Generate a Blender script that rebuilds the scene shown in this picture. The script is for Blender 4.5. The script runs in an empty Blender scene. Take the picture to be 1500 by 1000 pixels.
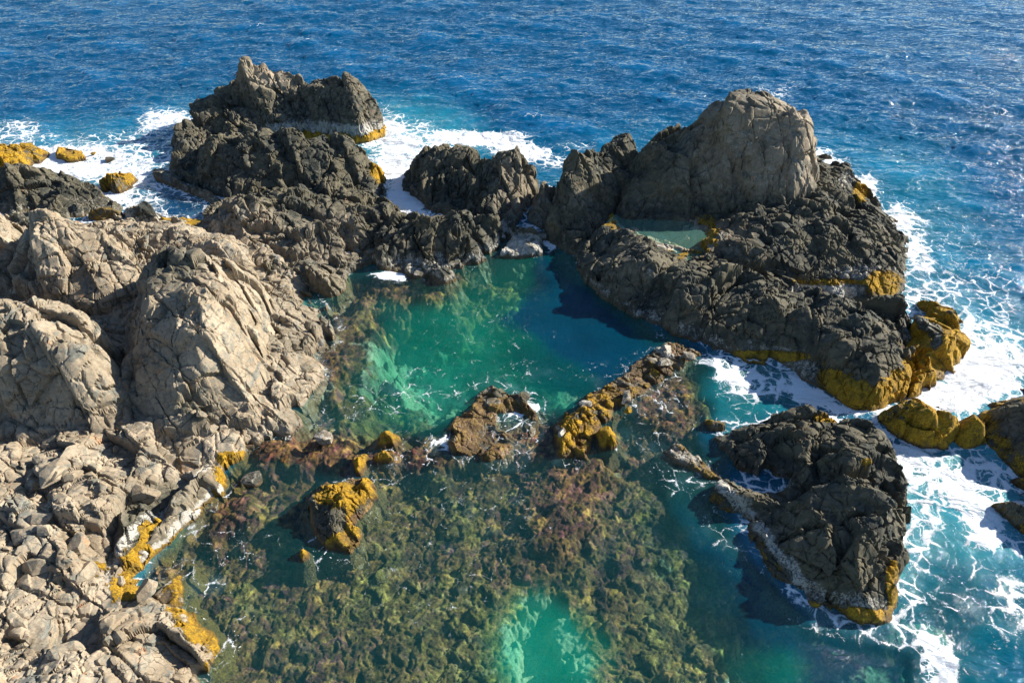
import bpy, math, random, time
import numpy as np
from mathutils import Vector, Matrix
F32 = np.float32
T0 = time.time()
# ------------------------------------------------------------------ camera
CAMH, PITCH = 25.0, math.radians(40.0)
SC = bpy.context.scene
COL = SC.collection
cam_data = bpy.data.cameras.new('camera')
cam = bpy.data.objects.new('camera', cam_data)
COL.objects.link(cam)
cam.location = (0, 0, CAMH)
cam.rotation_euler = (math.pi / 2 - PITCH, 0, 0)
cam_data.sensor_width = 36.0
cam_data.lens = 24.0
cam_data.clip_start = 0.1
cam_data.clip_end = 20000
SC.camera = cam
# ------------------------------------------------------------------ light
SUN_EL, SUN_AZ = math.radians(26.5), math.radians(69.0)   # azimuth clockwise from +Y
w = bpy.data.worlds.new('World'); SC.world = w; w.use_nodes = True
nt = w.node_tree; nt.nodes.clear()
sky = nt.nodes.new('ShaderNodeTexSky'); sky.sky_type = 'NISHITA'; sky.sun_disc = False
sky.sun_elevation = SUN_EL; sky.sun_rotation = SUN_AZ
sky.air_density = 1.0; sky.dust_density = 0.25; sky.ozone_density = 4.0
bg = nt.nodes.new('ShaderNodeBackground'); bg.inputs[1].default_value = 0.072
wo = nt.nodes.new('ShaderNodeOutputWorld')
nt.links.new(sky.outputs[0], bg.inputs[0]); nt.links.new(bg.outputs[0], wo.inputs[0])
sd = bpy.data.lights.new('sun', 'SUN'); sd.energy = 5.0; sd.angle = math.radians(0.5)
sd.color = (1.0, 0.93, 0.82)
so = bpy.data.objects.new('sun', sd); COL.objects.link(so)
sdir = Vector((math.sin(SUN_AZ) * math.cos(SUN_EL), math.cos(SUN_AZ) * math.cos(SUN_EL), math.sin(SUN_EL)))
so.rotation_euler = sdir.to_track_quat('Z', 'Y').to_euler()
so.location = (30, 30, 40)
SC.view_settings.view_transform = 'Standard'; SC.view_settings.look = 'None'
SC.view_settings.exposure = 1.12; SC.view_settings.gamma = 1.0
SC.render.engine = 'CYCLES'
SC.cycles.max_bounces = 8; SC.cycles.transparent_max_bounces = 8
SC.cycles.caustics_reflective = False; SC.cycles.caustics_refractive = False

# ------------------------------------------------------------------ layout maths (photo survey grid -> world metres)
CP, SP = math.cos(PITCH), math.sin(PITCH)
def at(u, v, z=0.0):
    a = (u - 750.0) / 1000.0; b = (v - 500.0) / 1000.0
    t = (CAMH - z) / (SP + b * CP)
    return (a * t, (CP - b * SP) * t, z)
def at_s(u, v, vb, s):           # a point s metres further out than the place where vb meets the water
    y = at(u, vb)[1] + s
    a = (u - 750.0) / 1000.0; b = (v - 500.0) / 1000.0
    t = y / (CP - b * SP)
    return (a * t, y, CAMH - t * (SP + b * CP))
def uv_of(x, y):                 # survey coordinates of points on the water plane
    t = y * CP + CAMH * SP
    t = np.maximum(t, 0.5)
    return 750 + 1000 * x / t, 500 + 1000 * (CAMH * CP - y * SP) / t
def P(c):                        # control point of 3 numbers: (u,v,z); 4: (u,v,vb,s); 5: same, pushed back; 2: water level
    if len(c) == 2: return at(c[0], c[1])
    if len(c) == 3: return at(*c)
    if len(c) == 4: return at_s(*c)
    x, y, z = at_s(*c[:4]); n = math.hypot(x, y)
    return (x + c[4] * x / n, y + c[4] * y / n, z)

# ------------------------------------------------------------------ noise
def _h(ix, iy, iz, seed):
    h = (ix.astype(np.uint32) * np.uint32(374761393) + iy.astype(np.uint32) * np.uint32(668265263)
         + iz.astype(np.uint32) * np.uint32(2147483647) + np.uint32((seed * 974634777 + 12345) & 0xffffffff))
    h = (h ^ (h >> np.uint32(13))) * np.uint32(1274126177)
    h = (h ^ (h >> np.uint32(16))) * np.uint32(2246822519)
    return h ^ (h >> np.uint32(15))
def _r(h, k):
    h = (h * np.uint32(2654435761 + 2 * k)) ^ np.uint32(k * 7919 + 17)
    h = h ^ (h >> np.uint32(15)); h = h * np.uint32(2246822519); h = h ^ (h >> np.uint32(13))
    return (h & np.uint32(0xffffff)).astype(F32) * F32(1 / 16777216.0)
np.seterr(over='ignore')
def vnoise(p, seed=0):           # (N,2|3) -> 0..1 value noise
    i = np.floor(p).astype(np.int32); f = (p - i).astype(F32); f = f * f * (3 - 2 * f)
    d = p.shape[1]; out = np.zeros(len(p), F32)
    z0 = np.zeros(len(p), np.int32)
    for dx in (0, 1):
        wx = f[:, 0] if dx else 1 - f[:, 0]
        for dy in (0, 1):
            wy = wx * (f[:, 1] if dy else 1 - f[:, 1])
            if d == 2:
                out += wy * _r(_h(i[:, 0] + dx, i[:, 1] + dy, z0, seed), 1)
            else:
                for dz in (0, 1):
                    out += wy * (f[:, 2] if dz else 1 - f[:, 2]) * _r(_h(i[:, 0] + dx, i[:, 1] + dy, i[:, 2] + dz, seed), 1)
    return out
def fbm(p, oct=4, seed=0, gain=0.5):
    s = np.zeros(len(p), F32); a = 1.0; tot = 0
    for k in range(oct):
        s += a * vnoise(p * (2.03 ** k) + 13.7 * k, seed + k); tot += a; a *= gain
    return s / tot * 2 - 1        # -1..1
def cells(p, seed=0, full=False, jit=0.9):
    """nearest cell: F1, F2, vector to the centre (N,d), 32-bit id"""
    d = p.shape[1]; n = len(p)
    i = np.floor(p).astype(np.int32)
    near = np.where(p - i > 0.5, 1, -1).astype(np.int32)
    F1 = np.full(n, 9, F32); F2 = np.full(n, 9, F32); V = np.zeros((n, d), F32); ID = np.zeros(n, np.uint32)
    import itertools
    rng = (-1, 0, 1) if full else (0, 1)
    for off in itertools.product(rng, repeat=d):
        c = i + (np.array(off, np.int32) if full else near * np.array(off, np.int32))
        h = _h(c[:, 0], c[:, 1], c[:, 2] if d == 3 else np.zeros(n, np.int32), seed)
        cc = np.stack([c[:, k] + 0.5 + jit * (_r(h, 3 + k) - 0.5) for k in range(d)], 1).astype(F32)
        dv = (p - cc).astype(F32); dist = np.sqrt((dv * dv).sum(1))
        b = dist < F1
        F2 = np.where(b, F1, np.minimum(F2, dist))
        F1 = np.where(b, dist, F1); V[b] = dv[b]; ID[b] = h[b]
    return F1, F2, V, ID
def sstep(a, b, x):
    t = np.clip((x - a) / (b - a), 0, 1); return t * t * (3 - 2 * t)
def sdf(px, py, poly):           # signed distance, positive inside
    poly = np.asarray(poly, np.float64); n = len(poly)
    d = np.full(px.shape, 1e18); ins = np.zeros(px.shape, bool)
    for k in range(n):
        a = poly[k]; b = poly[(k + 1) % n]
        ex, ey = b - a; wx = px - a[0]; wy = py - a[1]
        t = np.clip((wx * ex + wy * ey) / max(ex * ex + ey * ey, 1e-9), 0, 1)
        dx = wx - ex * t; dy = wy - ey * t
        d = np.minimum(d, dx * dx + dy * dy)
        c = (a[1] > py) != (b[1] > py)
        if ey != 0: ins ^= c & (px < ex * (py - a[1]) / ey + a[0])
    d = np.sqrt(d); return np.where(ins, d, -d)

# ------------------------------------------------------------------ node helper
class NT:
    def __init__(s, mat): s.t = mat.node_tree; s.t.nodes.clear()
    def n(s, typ, ins=None, **kw):
        nd = s.t.nodes.new(typ)
        for k, v in kw.items(): setattr(nd, k, v)
        for k, v in (ins or {}).items():
            if isinstance(v, bpy.types.NodeSocket): s.t.links.new(v, nd.inputs[k])
            else: nd.inputs[k].default_value = v
        return nd
    def math(s, op, a, b=None, c=None, clamp=False):
        nd = s.t.nodes.new('ShaderNodeMath'); nd.operation = op; nd.use_clamp = clamp
        for k, v in enumerate((a, b, c)):
            if v is None: continue
            if isinstance(v, bpy.types.NodeSocket): s.t.links.new(v, nd.inputs[k])
            else: nd.inputs[k].default_value = v
        return nd.outputs[0]
    def mix(s, f, a, b, blend='MIX'):
        nd = s.t.nodes.new('ShaderNodeMix'); nd.data_type = 'RGBA'; nd.blend_type = blend; nd.clamp_factor = True
        for k, v in ((0, f), (6, a), (7, b)):
            if isinstance(v, bpy.types.NodeSocket): s.t.links.new(v, nd.inputs[k])
            else: nd.inputs[k].default_value = v if k == 0 else (tuple(v) + (1,) if len(v) == 3 else v)
        return nd.outputs[2]
    def ss(s, x, a, b):
        nd = s.t.nodes.new('ShaderNodeMapRange'); nd.interpolation_type = 'SMOOTHSTEP'
        s.t.links.new(x, nd.inputs[0])
        for k, v in ((1, a), (2, b)):
            if isinstance(v, bpy.types.NodeSocket): s.t.links.new(v, nd.inputs[k])
            else: nd.inputs[k].default_value = v
        return nd.outputs[0]
    def noise(s, vec, scale, detail=4, rough=0.55, dist=0.0):
        return s.n('ShaderNodeTexNoise', {'Vector': vec, 'Scale': scale, 'Detail': detail, 'Roughness': rough, 'Distortion': dist}).outputs[0]
    def map(s, vec, scale=(1, 1, 1), rot=(0, 0, 0)):
        return s.n('ShaderNodeMapping', {'Vector': vec, 'Scale': scale, 'Rotation': rot}).outputs[0]
def new_mat(name):
    m = bpy.data.materials.new(name); m.use_nodes = True; return m, NT(m)

def rock_material(name='rock'):
    """attribute mask: R golden algae, G white salt crust, B tan (1) .. dark basalt (0), A wetness"""
    m, t = new_mat(name)
    geo = t.n('ShaderNodeNewGeometry').outputs['Position']
    at_ = t.n('ShaderNodeAttribute', attribute_name='mask')
    sep = t.n('ShaderNodeSeparateColor', {'Color': at_.outputs['Color']})
    gold, salt, tan = sep.outputs[0], sep.outputs[1], sep.outputs[2]
    n1 = t.noise(geo, 0.45, 5, 0.6); n2 = t.noise(geo, 2.6, 6, 0.65, 0.5); n3 = t.noise(geo, 14.0, 5, 0.7)
    n4 = t.noise(geo, 55.0, 3, 0.7)
    light = t.mix(t.ss(n1, 0.35, 0.65), (0.235, 0.182, 0.118), (0.36, 0.295, 0.210))
    light = t.mix(t.ss(n2, 0.48, 0.68), light, (0.155, 0.152, 0.122))
    light = t.mix(t.ss(t.noise(t.map(geo, (1.0, 0.45, 1.4), (0.3, 0.2, 0.9)), 0.8, 5, 0.65), 0.55, 0.68), light, (0.145, 0.150, 0.130))
    light = t.mix(t.ss(t.noise(geo, 1.1, 4, 0.6), 0.64, 0.72), light, (0.40, 0.235, 0.13))
    light = t.mix(t.math('MULTIPLY', t.ss(n3, 0.5, 0.72), 0.6), light, (0.42, 0.37, 0.29))
    dark = t.mix(t.ss(n1, 0.38, 0.62), (0.040, 0.045, 0.037), (0.105, 0.092, 0.057))
    dark = t.mix(t.ss(n2, 0.45, 0.7), dark, (0.140, 0.122, 0.082))
    dark = t.mix(t.ss(t.noise(geo, 1.3, 4, 0.7), 0.63, 0.73), dark, (0.17, 0.095, 0.045))
    dark = t.mix(t.math('MULTIPLY', t.ss(n3, 0.52, 0.75), 0.5), dark, (0.028, 0.032, 0.032))
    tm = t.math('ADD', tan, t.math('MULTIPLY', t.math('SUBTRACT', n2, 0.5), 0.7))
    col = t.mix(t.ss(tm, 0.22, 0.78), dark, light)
    # cracks and veins of the stone itself
    wp = t.n('ShaderNodeVectorMath', {0: geo, 1: t.n('ShaderNodeTexNoise', {'Vector': geo, 'Scale': 1.2, 'Detail': 3}).outputs[1]}, operation='ADD').outputs[0]
    v1 = t.n('ShaderNodeTexVoronoi', {'Vector': t.map(wp, (0.8, 1.25, 1.6), (0.4, 0.3, 0.5)), 'Scale': 1.25}, feature='DISTANCE_TO_EDGE').outputs[0]
    v2 = t.n('ShaderNodeTexVoronoi', {'Vector': t.map(wp, (1.3, 0.8, 1.0), (0.2, 0.9, 0.1)), 'Scale': 3.6}, feature='DISTANCE_TO_EDGE').outputs[0]
    vc = t.n('ShaderNodeTexVoronoi', {'Vector': t.map(geo, (1, 1, 1.3), (0.3, 0.6, 0)), 'Scale': 6.5})
    ck = t.math('MINIMUM', t.math('ADD', t.ss(v1, 0.0, 0.022), t.math('MULTIPLY', t.ss(t.noise(geo, 0.6, 2), 0.42, 0.55), 0.8)), t.math('ADD', t.ss(v2, 0.0, 0.02), 0.85), clamp=True)
    col = t.mix(t.math('MULTIPLY', t.math('SUBTRACT', 1.0, ck), 0.7), col, (0.03, 0.027, 0.022))
    hsv = t.n('ShaderNodeHueSaturation', {'Color': col, 'Value': t.math('MULTIPLY_ADD', t.n('ShaderNodeSeparateColor', {'Color': vc.outputs['Color']}).outputs[0], 0.22, 0.89)}).outputs[0]
    col = hsv
    s_m = t.math('MULTIPLY', t.ss(t.math('ADD', salt, t.math('ADD', t.math('MULTIPLY', t.math('SUBTRACT', n3, 0.5), 2.2), t.math('MULTIPLY', t.math('SUBTRACT', n2, 0.5), 2.0))), 0.45, 0.95), 0.8)
    col = t.mix(s_m, col, t.mix(n4, (0.34, 0.32, 0.27), (0.66, 0.63, 0.56)))
    gcol = t.mix(t.ss(n3, 0.36, 0.62), (0.42, 0.225, 0.010), (0.78, 0.47, 0.025))
    gv = t.n('ShaderNodeSeparateColor', {'Color': t.n('ShaderNodeTexVoronoi', {'Vector': geo, 'Scale': 5.0}).outputs['Color']}).outputs[0]
    gcol = t.mix(t.math('MULTIPLY', gv, .55), gcol, (0.22, 0.125, 0.012))
    gcol = t.mix(t.math('MULTIPLY', t.ss(n2, 0.50, 0.64), 0.8), gcol, (0.18, 0.125, 0.025))
    gcol = t.mix(t.math('MULTIPLY', t.ss(t.noise(geo, 22.0, 3, 0.7), 0.5, 0.62), 0.6), gcol, (0.14, 0.08, 0.012))
    gcol = t.mix(t.math('MULTIPLY', t.ss(n4, 0.45, 0.7), 0.5), gcol, (0.10, 0.055, 0.012))
    g_m = t.ss(t.math('ADD', gold, t.math('ADD', t.math('MULTIPLY', t.math('SUBTRACT', n2, 0.5), 1.3), t.math('MULTIPLY', t.math('SUBTRACT', n3, 0.5), 1.0))), 0.42, 0.60)
    col = t.mix(g_m, col, gcol)
    wd = t.ss(t.math('ADD', t.math('SUBTRACT', 1.0, at_.outputs['Alpha']), t.math('MULTIPLY', t.math('SUBTRACT', n3, 0.5), 1.0)), 0.3, 0.6)
    wcol = t.mix(t.ss(n2, 0.40, 0.6), (0.075, 0.035, 0.022), (0.20, 0.125, 0.03))
    wcol = t.mix(t.ss(n4, 0.48, 0.7), wcol, (0.26, 0.17, 0.05))
    col = t.mix(wd, col, wcol)
    # below the tide line the rock carries dark weed
    z = t.n('ShaderNodeSeparateXYZ', {0: geo}).outputs[2]
    wz = t.math('ADD', z, t.math('MULTIPLY', t.math('SUBTRACT', n2, 0.5), 0.35))
    under = t.math('SUBTRACT', 1.0, t.ss(wz, -0.05, 0.24))
    ucol = t.mix(t.ss(n3, 0.4, 0.65), (0.06, 0.035, 0.022), (0.17, 0.11, 0.03))
    col = t.mix(t.math('MULTIPLY', under, 0.85), col, ucol)
    bh = t.math('ADD', t.math('MULTIPLY', n3, 0.9), t.math('MULTIPLY', n4, 0.35))
    bh = t.math('ADD', bh, t.math('MULTIPLY', ck, 1.3))
    bh = t.math('ADD', bh, t.math('MULTIPLY', vc.outputs['Distance'], -0.4))
    bh = t.math('ADD', bh, t.math('MULTIPLY', t.math('MULTIPLY', t.math('ADD', n4, t.math('MULTIPLY', n3, 1.6)), g_m), 2.2))
    bump = t.n('ShaderNodeBump', {'Strength': 0.9, 'Distance': 0.022, 'Height': bh})
    rough = t.math('SUBTRACT', 0.9, t.math('MULTIPLY', t.math('SUBTRACT', 1.0, t.ss(z, 0.0, 0.5)), 0.45))
    b = t.n('ShaderNodeBsdfPrincipled', {'Base Color': col, 'Roughness': rough, 'Normal': bump.outputs[0], 'Specular IOR Level': 0.35})
    t.n('ShaderNodeOutputMaterial', {0: b.outputs[0]})
    return m

def bed_material():
    m, t = new_mat('seabed_reef')
    geo = t.n('ShaderNodeNewGeometry').outputs['Position']
    c = t.n('ShaderNodeAttribute', attribute_name='bedcol').outputs['Color']
    n3 = t.noise(geo, 9.0, 5, 0.7); n4 = t.noise(geo, 30.0, 4, 0.7)
    col = t.mix(t.math('MULTIPLY', t.ss(n3, 0.4, 0.75), 0.75), c, t.n('ShaderNodeHueSaturation', {'Color': c, 'Value': 0.22}).outputs[0])
    col = t.mix(t.math('MULTIPLY', t.ss(n4, 0.5, 0.7), 0.75), col, t.n('ShaderNodeHueSaturation', {'Color': c, 'Value': 2.0}).outputs[0])
    bump = t.n('ShaderNodeBump', {'Strength': 1.0, 'Distance': 0.08, 'Height': t.math('ADD', n3, t.math('MULTIPLY', n4, 0.5))})
    b = t.n('ShaderNodeBsdfPrincipled', {'Base Color': col, 'Roughness': 0.85, 'Normal': bump.outputs[0], 'Specular IOR Level': 0.2})
    t.n('ShaderNodeOutputMaterial', {0: b.outputs[0]})
    return m

def schlick(t, nrm=None):        # same on both sides of the surface
    g = t.n('ShaderNodeNewGeometry')
    dt = t.n('ShaderNodeVectorMath', {0: nrm or g.outputs['Normal'], 1: g.outputs['Incoming']}, operation='DOT_PRODUCT').outputs['Value']
    c = t.math('SUBTRACT', 1.0, t.math('ABSOLUTE', dt), clamp=True)
    return t.math('MULTIPLY_ADD', t.math('POWER', c, 5.0), 0.95, 0.02, clamp=True)
def water_material(name='sea_water'):
    m, t = new_mat(name)
    geo = t.n('ShaderNodeNewGeometry').outputs['Position']
    flat = t.n('ShaderNodeVectorMath', {0: geo, 1: (1, 1, 0)}, operation='MULTIPLY').outputs[0]
    T = t.n('ShaderNodeAttribute', attribute_name='tint').outputs['Color']
    B = t.n('ShaderNodeAttribute', attribute_name='body').outputs['Color']
    fa = t.n('ShaderNodeSeparateColor', {'Color': t.n('ShaderNodeAttribute', attribute_name='foam').outputs['Color']})
    foam, ripple, lace = fa.outputs[0], fa.outputs[1], fa.outputs[2]
    # foam: webbed lace that closes up to solid white where the surf is strong
    nz = t.n('ShaderNodeTexNoise', {'Vector': flat, 'Scale': 0.7, 'Detail': 3, 'Roughness': 0.5})
    off = t.n('ShaderNodeVectorMath', {0: nz.outputs[1], 1: (1.7, 1.7, 0)}, operation='MULTIPLY').outputs[0]
    wv = t.n('ShaderNodeVectorMath', {0: flat, 1: off}, operation='ADD').outputs[0]
    wv = t.n('ShaderNodeVectorMath', {0: wv, 1: (1, 1, 0)}, operation='MULTIPLY').outputs[0]
    e1 = t.n('ShaderNodeTexVoronoi', {'Vector': wv, 'Scale': 1.15}, feature='DISTANCE_TO_EDGE').outputs[0]
    e2 = t.n('ShaderNodeTexVoronoi', {'Vector': wv, 'Scale': 3.1}, feature='DISTANCE_TO_EDGE').outputs[0]
    e3 = t.n('ShaderNodeTexVoronoi', {'Vector': wv, 'Scale': 8.5}, feature='DISTANCE_TO_EDGE').outputs[0]
    brk = t.noise(flat, 1.7, 6, 0.65, 0.6); fine = t.noise(flat, 13.0, 5, 0.75, 0.8)
    web = t.math('MINIMUM', t.math('MULTIPLY', e1, 3.0), t.math('ADD', t.math('MULTIPLY', e2, 3.0), 0.22))
    web = t.math('MINIMUM', web, t.math('ADD', t.math('MULTIPLY', e3, 3.0), 0.46))
    lev = t.math('ADD', web, t.math('MULTIPLY', t.math('SUBTRACT', brk, 0.5), 0.9))
    lev = t.math('ADD', lev, t.math('MULTIPLY', t.math('SUBTRACT', fine, 0.5), 0.75))
    th = t.math('SUBTRACT', t.math('MULTIPLY', t.math('MULTIPLY', foam, foam), 1.35), 0.16)
    diff = t.math('SUBTRACT', th, lev)
    fm = t.ss(diff, -0.07, 0.16)
    fl = t.n('ShaderNodeTexVoronoi', {'Vector': wv, 'Scale': 6.5, 'Randomness': 1.0})
    fsz = t.math('MULTIPLY', t.n('ShaderNodeSeparateColor', {'Color': fl.outputs['Color']}).outputs[0], 0.20)
    fleck = t.math('MULTIPLY', t.math('SUBTRACT', 1.0, t.ss(t.math('SUBTRACT', fl.outputs['Distance'], fsz), 0.0, 0.06)), t.ss(t.noise(flat, 0.9, 4, 0.65), 0.50, 0.60))
    fm = t.math('MAXIMUM', fm, t.math('MULTIPLY', fleck, t.ss(foam, 0.18, 0.30)))
    fm = t.math('MULTIPLY', fm, t.ss(foam, 0.02, 0.2))
    # ripples
    r0 = t.noise(t.map(flat, (0.75, 1.35, 1), (0, 0, 0.35)), 2.2, 5, 0.62, 0.4)
    r1 = t.noise(t.map(flat, (0.65, 1.5, 1), (0, 0, 0.15)), 9.0, 4, 0.6, 0.3)
    r2 = t.noise(t.map(flat, (0.55, 1.15, 1), (0, 0, 0.12)), 0.62, 4, 0.52, 0.6)
    opn = t.ss(ripple, 0.56, 0.9)
    hh = t.math('ADD', t.math('MULTIPLY', r0, t.math('MULTIPLY_ADD', opn, -0.25, 0.8)), t.math('MULTIPLY', r1, t.math('MULTIPLY_ADD', opn, -0.22, 0.35)))
    hh = t.math('ADD', hh, t.math('MULTIPLY', t.math('MULTIPLY', r2, opn), 4.6))
    bump = t.n('ShaderNodeBump', {'Strength': 1.0, 'Distance': t.math('MULTIPLY', ripple, 0.16), 'Height': hh})
    fb = t.n('ShaderNodeBump', {'Strength': 0.8, 'Distance': 0.05, 'Height': t.math('ADD', fine, fm), 'Normal': bump.outputs[0]})
    under = t.n('ShaderNodeBsdfTransparent', {'Color': T})
    up = t.n('ShaderNodeCombineXYZ', {2: 1.0}).outputs[0]   # light welling up from below does not follow the ripples
    up = t.n('ShaderNodeVectorMath', {0: t.n('ShaderNodeMix', {0: 0.72, 4: bump.outputs[0], 5: up}, data_type='VECTOR').outputs[1]}, operation='NORMALIZE').outputs[0]
    body = t.n('ShaderNodeBsdfDiffuse', {'Color': B, 'Normal': up})
    add = t.n('ShaderNodeAddShader', {0: under.outputs[0], 1: body.outputs[0]})
    glo = t.n('ShaderNodeBsdfGlossy', {'Color': (1, 1, 1, 1), 'Roughness': 0.06, 'Normal': bump.outputs[0]})
    wat = t.n('ShaderNodeMixShader', {0: schlick(t, bump.outputs[0]), 1: add.outputs[0], 2: glo.outputs[0]})
    fo = t.n('ShaderNodeBsdfDiffuse', {'Color': t.mix(fine, (0.66, 0.72, 0.76), (0.92, 0.93, 0.94)), 'Normal': fb.outputs[0]})
    out = t.n('ShaderNodeMixShader', {0: fm, 1: wat.outputs[0], 2: fo.outputs[0]})
    t.n('ShaderNodeOutputMaterial', {0: out.outputs[0]})
    return m
M_ROCK = rock_material(); M_BED = bed_material(); M_SEA = water_material()

# ------------------------------------------------------------------ mesh helpers
def make_obj(name, verts, quads, mat, attrs=None, smooth=False, tris=False):
    me = bpy.data.meshes.new(name)
    nv, nf, k = len(verts), len(quads), (3 if tris else 4)
    me.vertices.add(nv); me.vertices.foreach_set('co', np.ascontiguousarray(verts, F32).ravel())
    me.loops.add(nf * k); me.loops.foreach_set('vertex_index', np.ascontiguousarray(quads, np.int32).ravel())
    me.polygons.add(nf); me.polygons.foreach_set('loop_start', np.arange(0, nf * k, k, dtype=np.int32))
    me.update(calc_edges=True)
    me.polygons.foreach_set('use_smooth', np.full(nf, smooth))
    for nm, arr in (attrs or {}).items():
        a = me.attributes.new(nm, 'FLOAT_COLOR', 'POINT')
        if arr.shape[1] == 3: arr = np.concatenate([arr, np.ones((len(arr), 1), F32)], 1)
        a.data.foreach_set('color', np.ascontiguousarray(arr, F32).ravel())
    me.materials.append(mat)
    o = bpy.data.objects.new(name, me); COL.objects.link(o)
    return o
def tag(o, label=None, cat=None, group=None, kind=None):
    for k, v in (('label', label), ('category', cat), ('group', group), ('kind', kind)):
        if v: o[k] = v
    return o
def grid_quads(ny, nx, keep=None):
    idx = np.arange(ny * nx, dtype=np.int32).reshape(ny, nx)
    q = np.stack([idx[:-1, :-1], idx[:-1, 1:], idx[1:, 1:], idx[1:, :-1]], -1).reshape(-1, 4)
    if keep is not None:
        k = keep.reshape(ny, nx); kk = (k[:-1, :-1] & k[:-1, 1:] & k[1:, 1:] & k[1:, :-1]).ravel()
        q = q[kk]
    return q

# fractured stone displacement ---------------------------------------------------
def fracture(p, nrm, scale, amp, seed, rot, aniso=(1, 1, 1), full=False, tilt=0.9, crack=0.18):
    R = np.array(Matrix.Rotation(rot[0], 3, 'X') @ Matrix.Rotation(rot[1], 3, 'Y') @ Matrix.Rotation(rot[2], 3, 'Z'), F32)
    q = (p @ R.T) * (np.array(aniso, F32) / F32(scale))
    q = q + 0.12 * np.stack([fbm(q * 1.7 + 5 * k, 2, seed + 40 + k) for k in range(3)], 1)
    F1, F2, V, ID = cells(q, seed, full)
    d = (_r(ID, 11) - 0.5) * 1.1
    for k in range(3): d = d + tilt * 2 * (_r(ID, 21 + k) - 0.5) * V[:, k]
    e = F2 - F1
    d = d - crack * 4 * (1 - sstep(0.0, 0.13, e)) * (_r(ID, 31) * .8 + .2)
    return p + nrm * (d * amp)[:, None].astype(F32), ID

OUTLINES = []
def bil(Z, a, b):
    ny, nx = Z.shape; a = np.clip(a, 0, nx - 1.001); b = np.clip(b, 0, ny - 1.001)
    i, j = a.astype(int), b.astype(int); fx, fy = a - i, b - j
    return (Z[j, i] * (1 - fx) + Z[j, i + 1] * fx) * (1 - fy) + (Z[j + 1, i] * (1 - fx) + Z[j + 1, i + 1] * fx) * fy
def smooth(Z, n):
    Z = Z.copy()
    for _ in range(n):
        Z[1:-1, 1:-1] = (Z[:-2, 1:-1] + Z[2:, 1:-1] + Z[1:-1, :-2] + Z[1:-1, 2:] + 2 * Z[1:-1, 1:-1]) / 6
    return Z
def facetize(Z, x0, y0, dx, dy, size, asp, rot, k, tilt, off, seed, sm, groove=.0):
    """replace the surface by flat fracture planes, one per joint block"""
    ny, nx = Z.shape
    X, Y = np.meshgrid(x0 + dx * np.arange(nx), y0 + dy * np.arange(ny))
    q = np.stack([X.ravel(), Y.ravel()], 1).astype(F32)
    Zs = smooth(Z, sm); gy, gx = np.gradient(Zs, dy, dx)
    R = np.array([[math.cos(rot), -math.sin(rot)], [math.sin(rot), math.cos(rot)]], F32)
    sc = np.array([1 / (size * asp), 1 / size], F32)
    # jitter the joints with height so that they lean
    qq = ((q + Z.ravel()[:, None].astype(F32) * np.array([.25, -.3], F32)) @ R.T) * sc
    qq = qq + .07 * np.stack([fbm(qq * 2.0, 2, seed + 70), fbm(qq * 2.0 + 9, 2, seed + 71)], 1)
    F1, F2, V, ID = cells(qq, seed, True)
    vec = (V / sc) @ R
    cx = (q[:, 0] - vec[:, 0] - x0) / dx; cy = (q[:, 1] - vec[:, 1] - y0) / dy
    zc = bil(Zs, cx, cy); gxc = np.clip(bil(gx, cx, cy), -1.7, 1.7); gyc = np.clip(bil(gy, cx, cy), -1.7, 1.7)
    gxc = gxc + (_r(ID, 3) - .5) * 2 * tilt; gyc = gyc + (_r(ID, 4) - .5) * 2 * tilt
    pl = zc + gxc * vec[:, 0] + gyc * vec[:, 1] + (_r(ID, 5) - .5) * 2 * off * size
    z = Z.ravel(); k = k if np.ndim(k) else np.full(z.shape, k)
    lo = smooth(Z, sm * 3).ravel(); pl = np.clip(pl, np.minimum(z, lo) - size * .45, np.minimum(z, lo) + size * .28)
    e = F2 - F1
    pl = pl * k + z * (1 - k) - np.asarray(groove) * size * (1 - sstep(.0, .085, e)) * np.clip(z + .3, 0, 1) * (.25 + .75 * _r(ID, 6))
    return pl.reshape(ny, nx), ID, e, q
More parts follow.
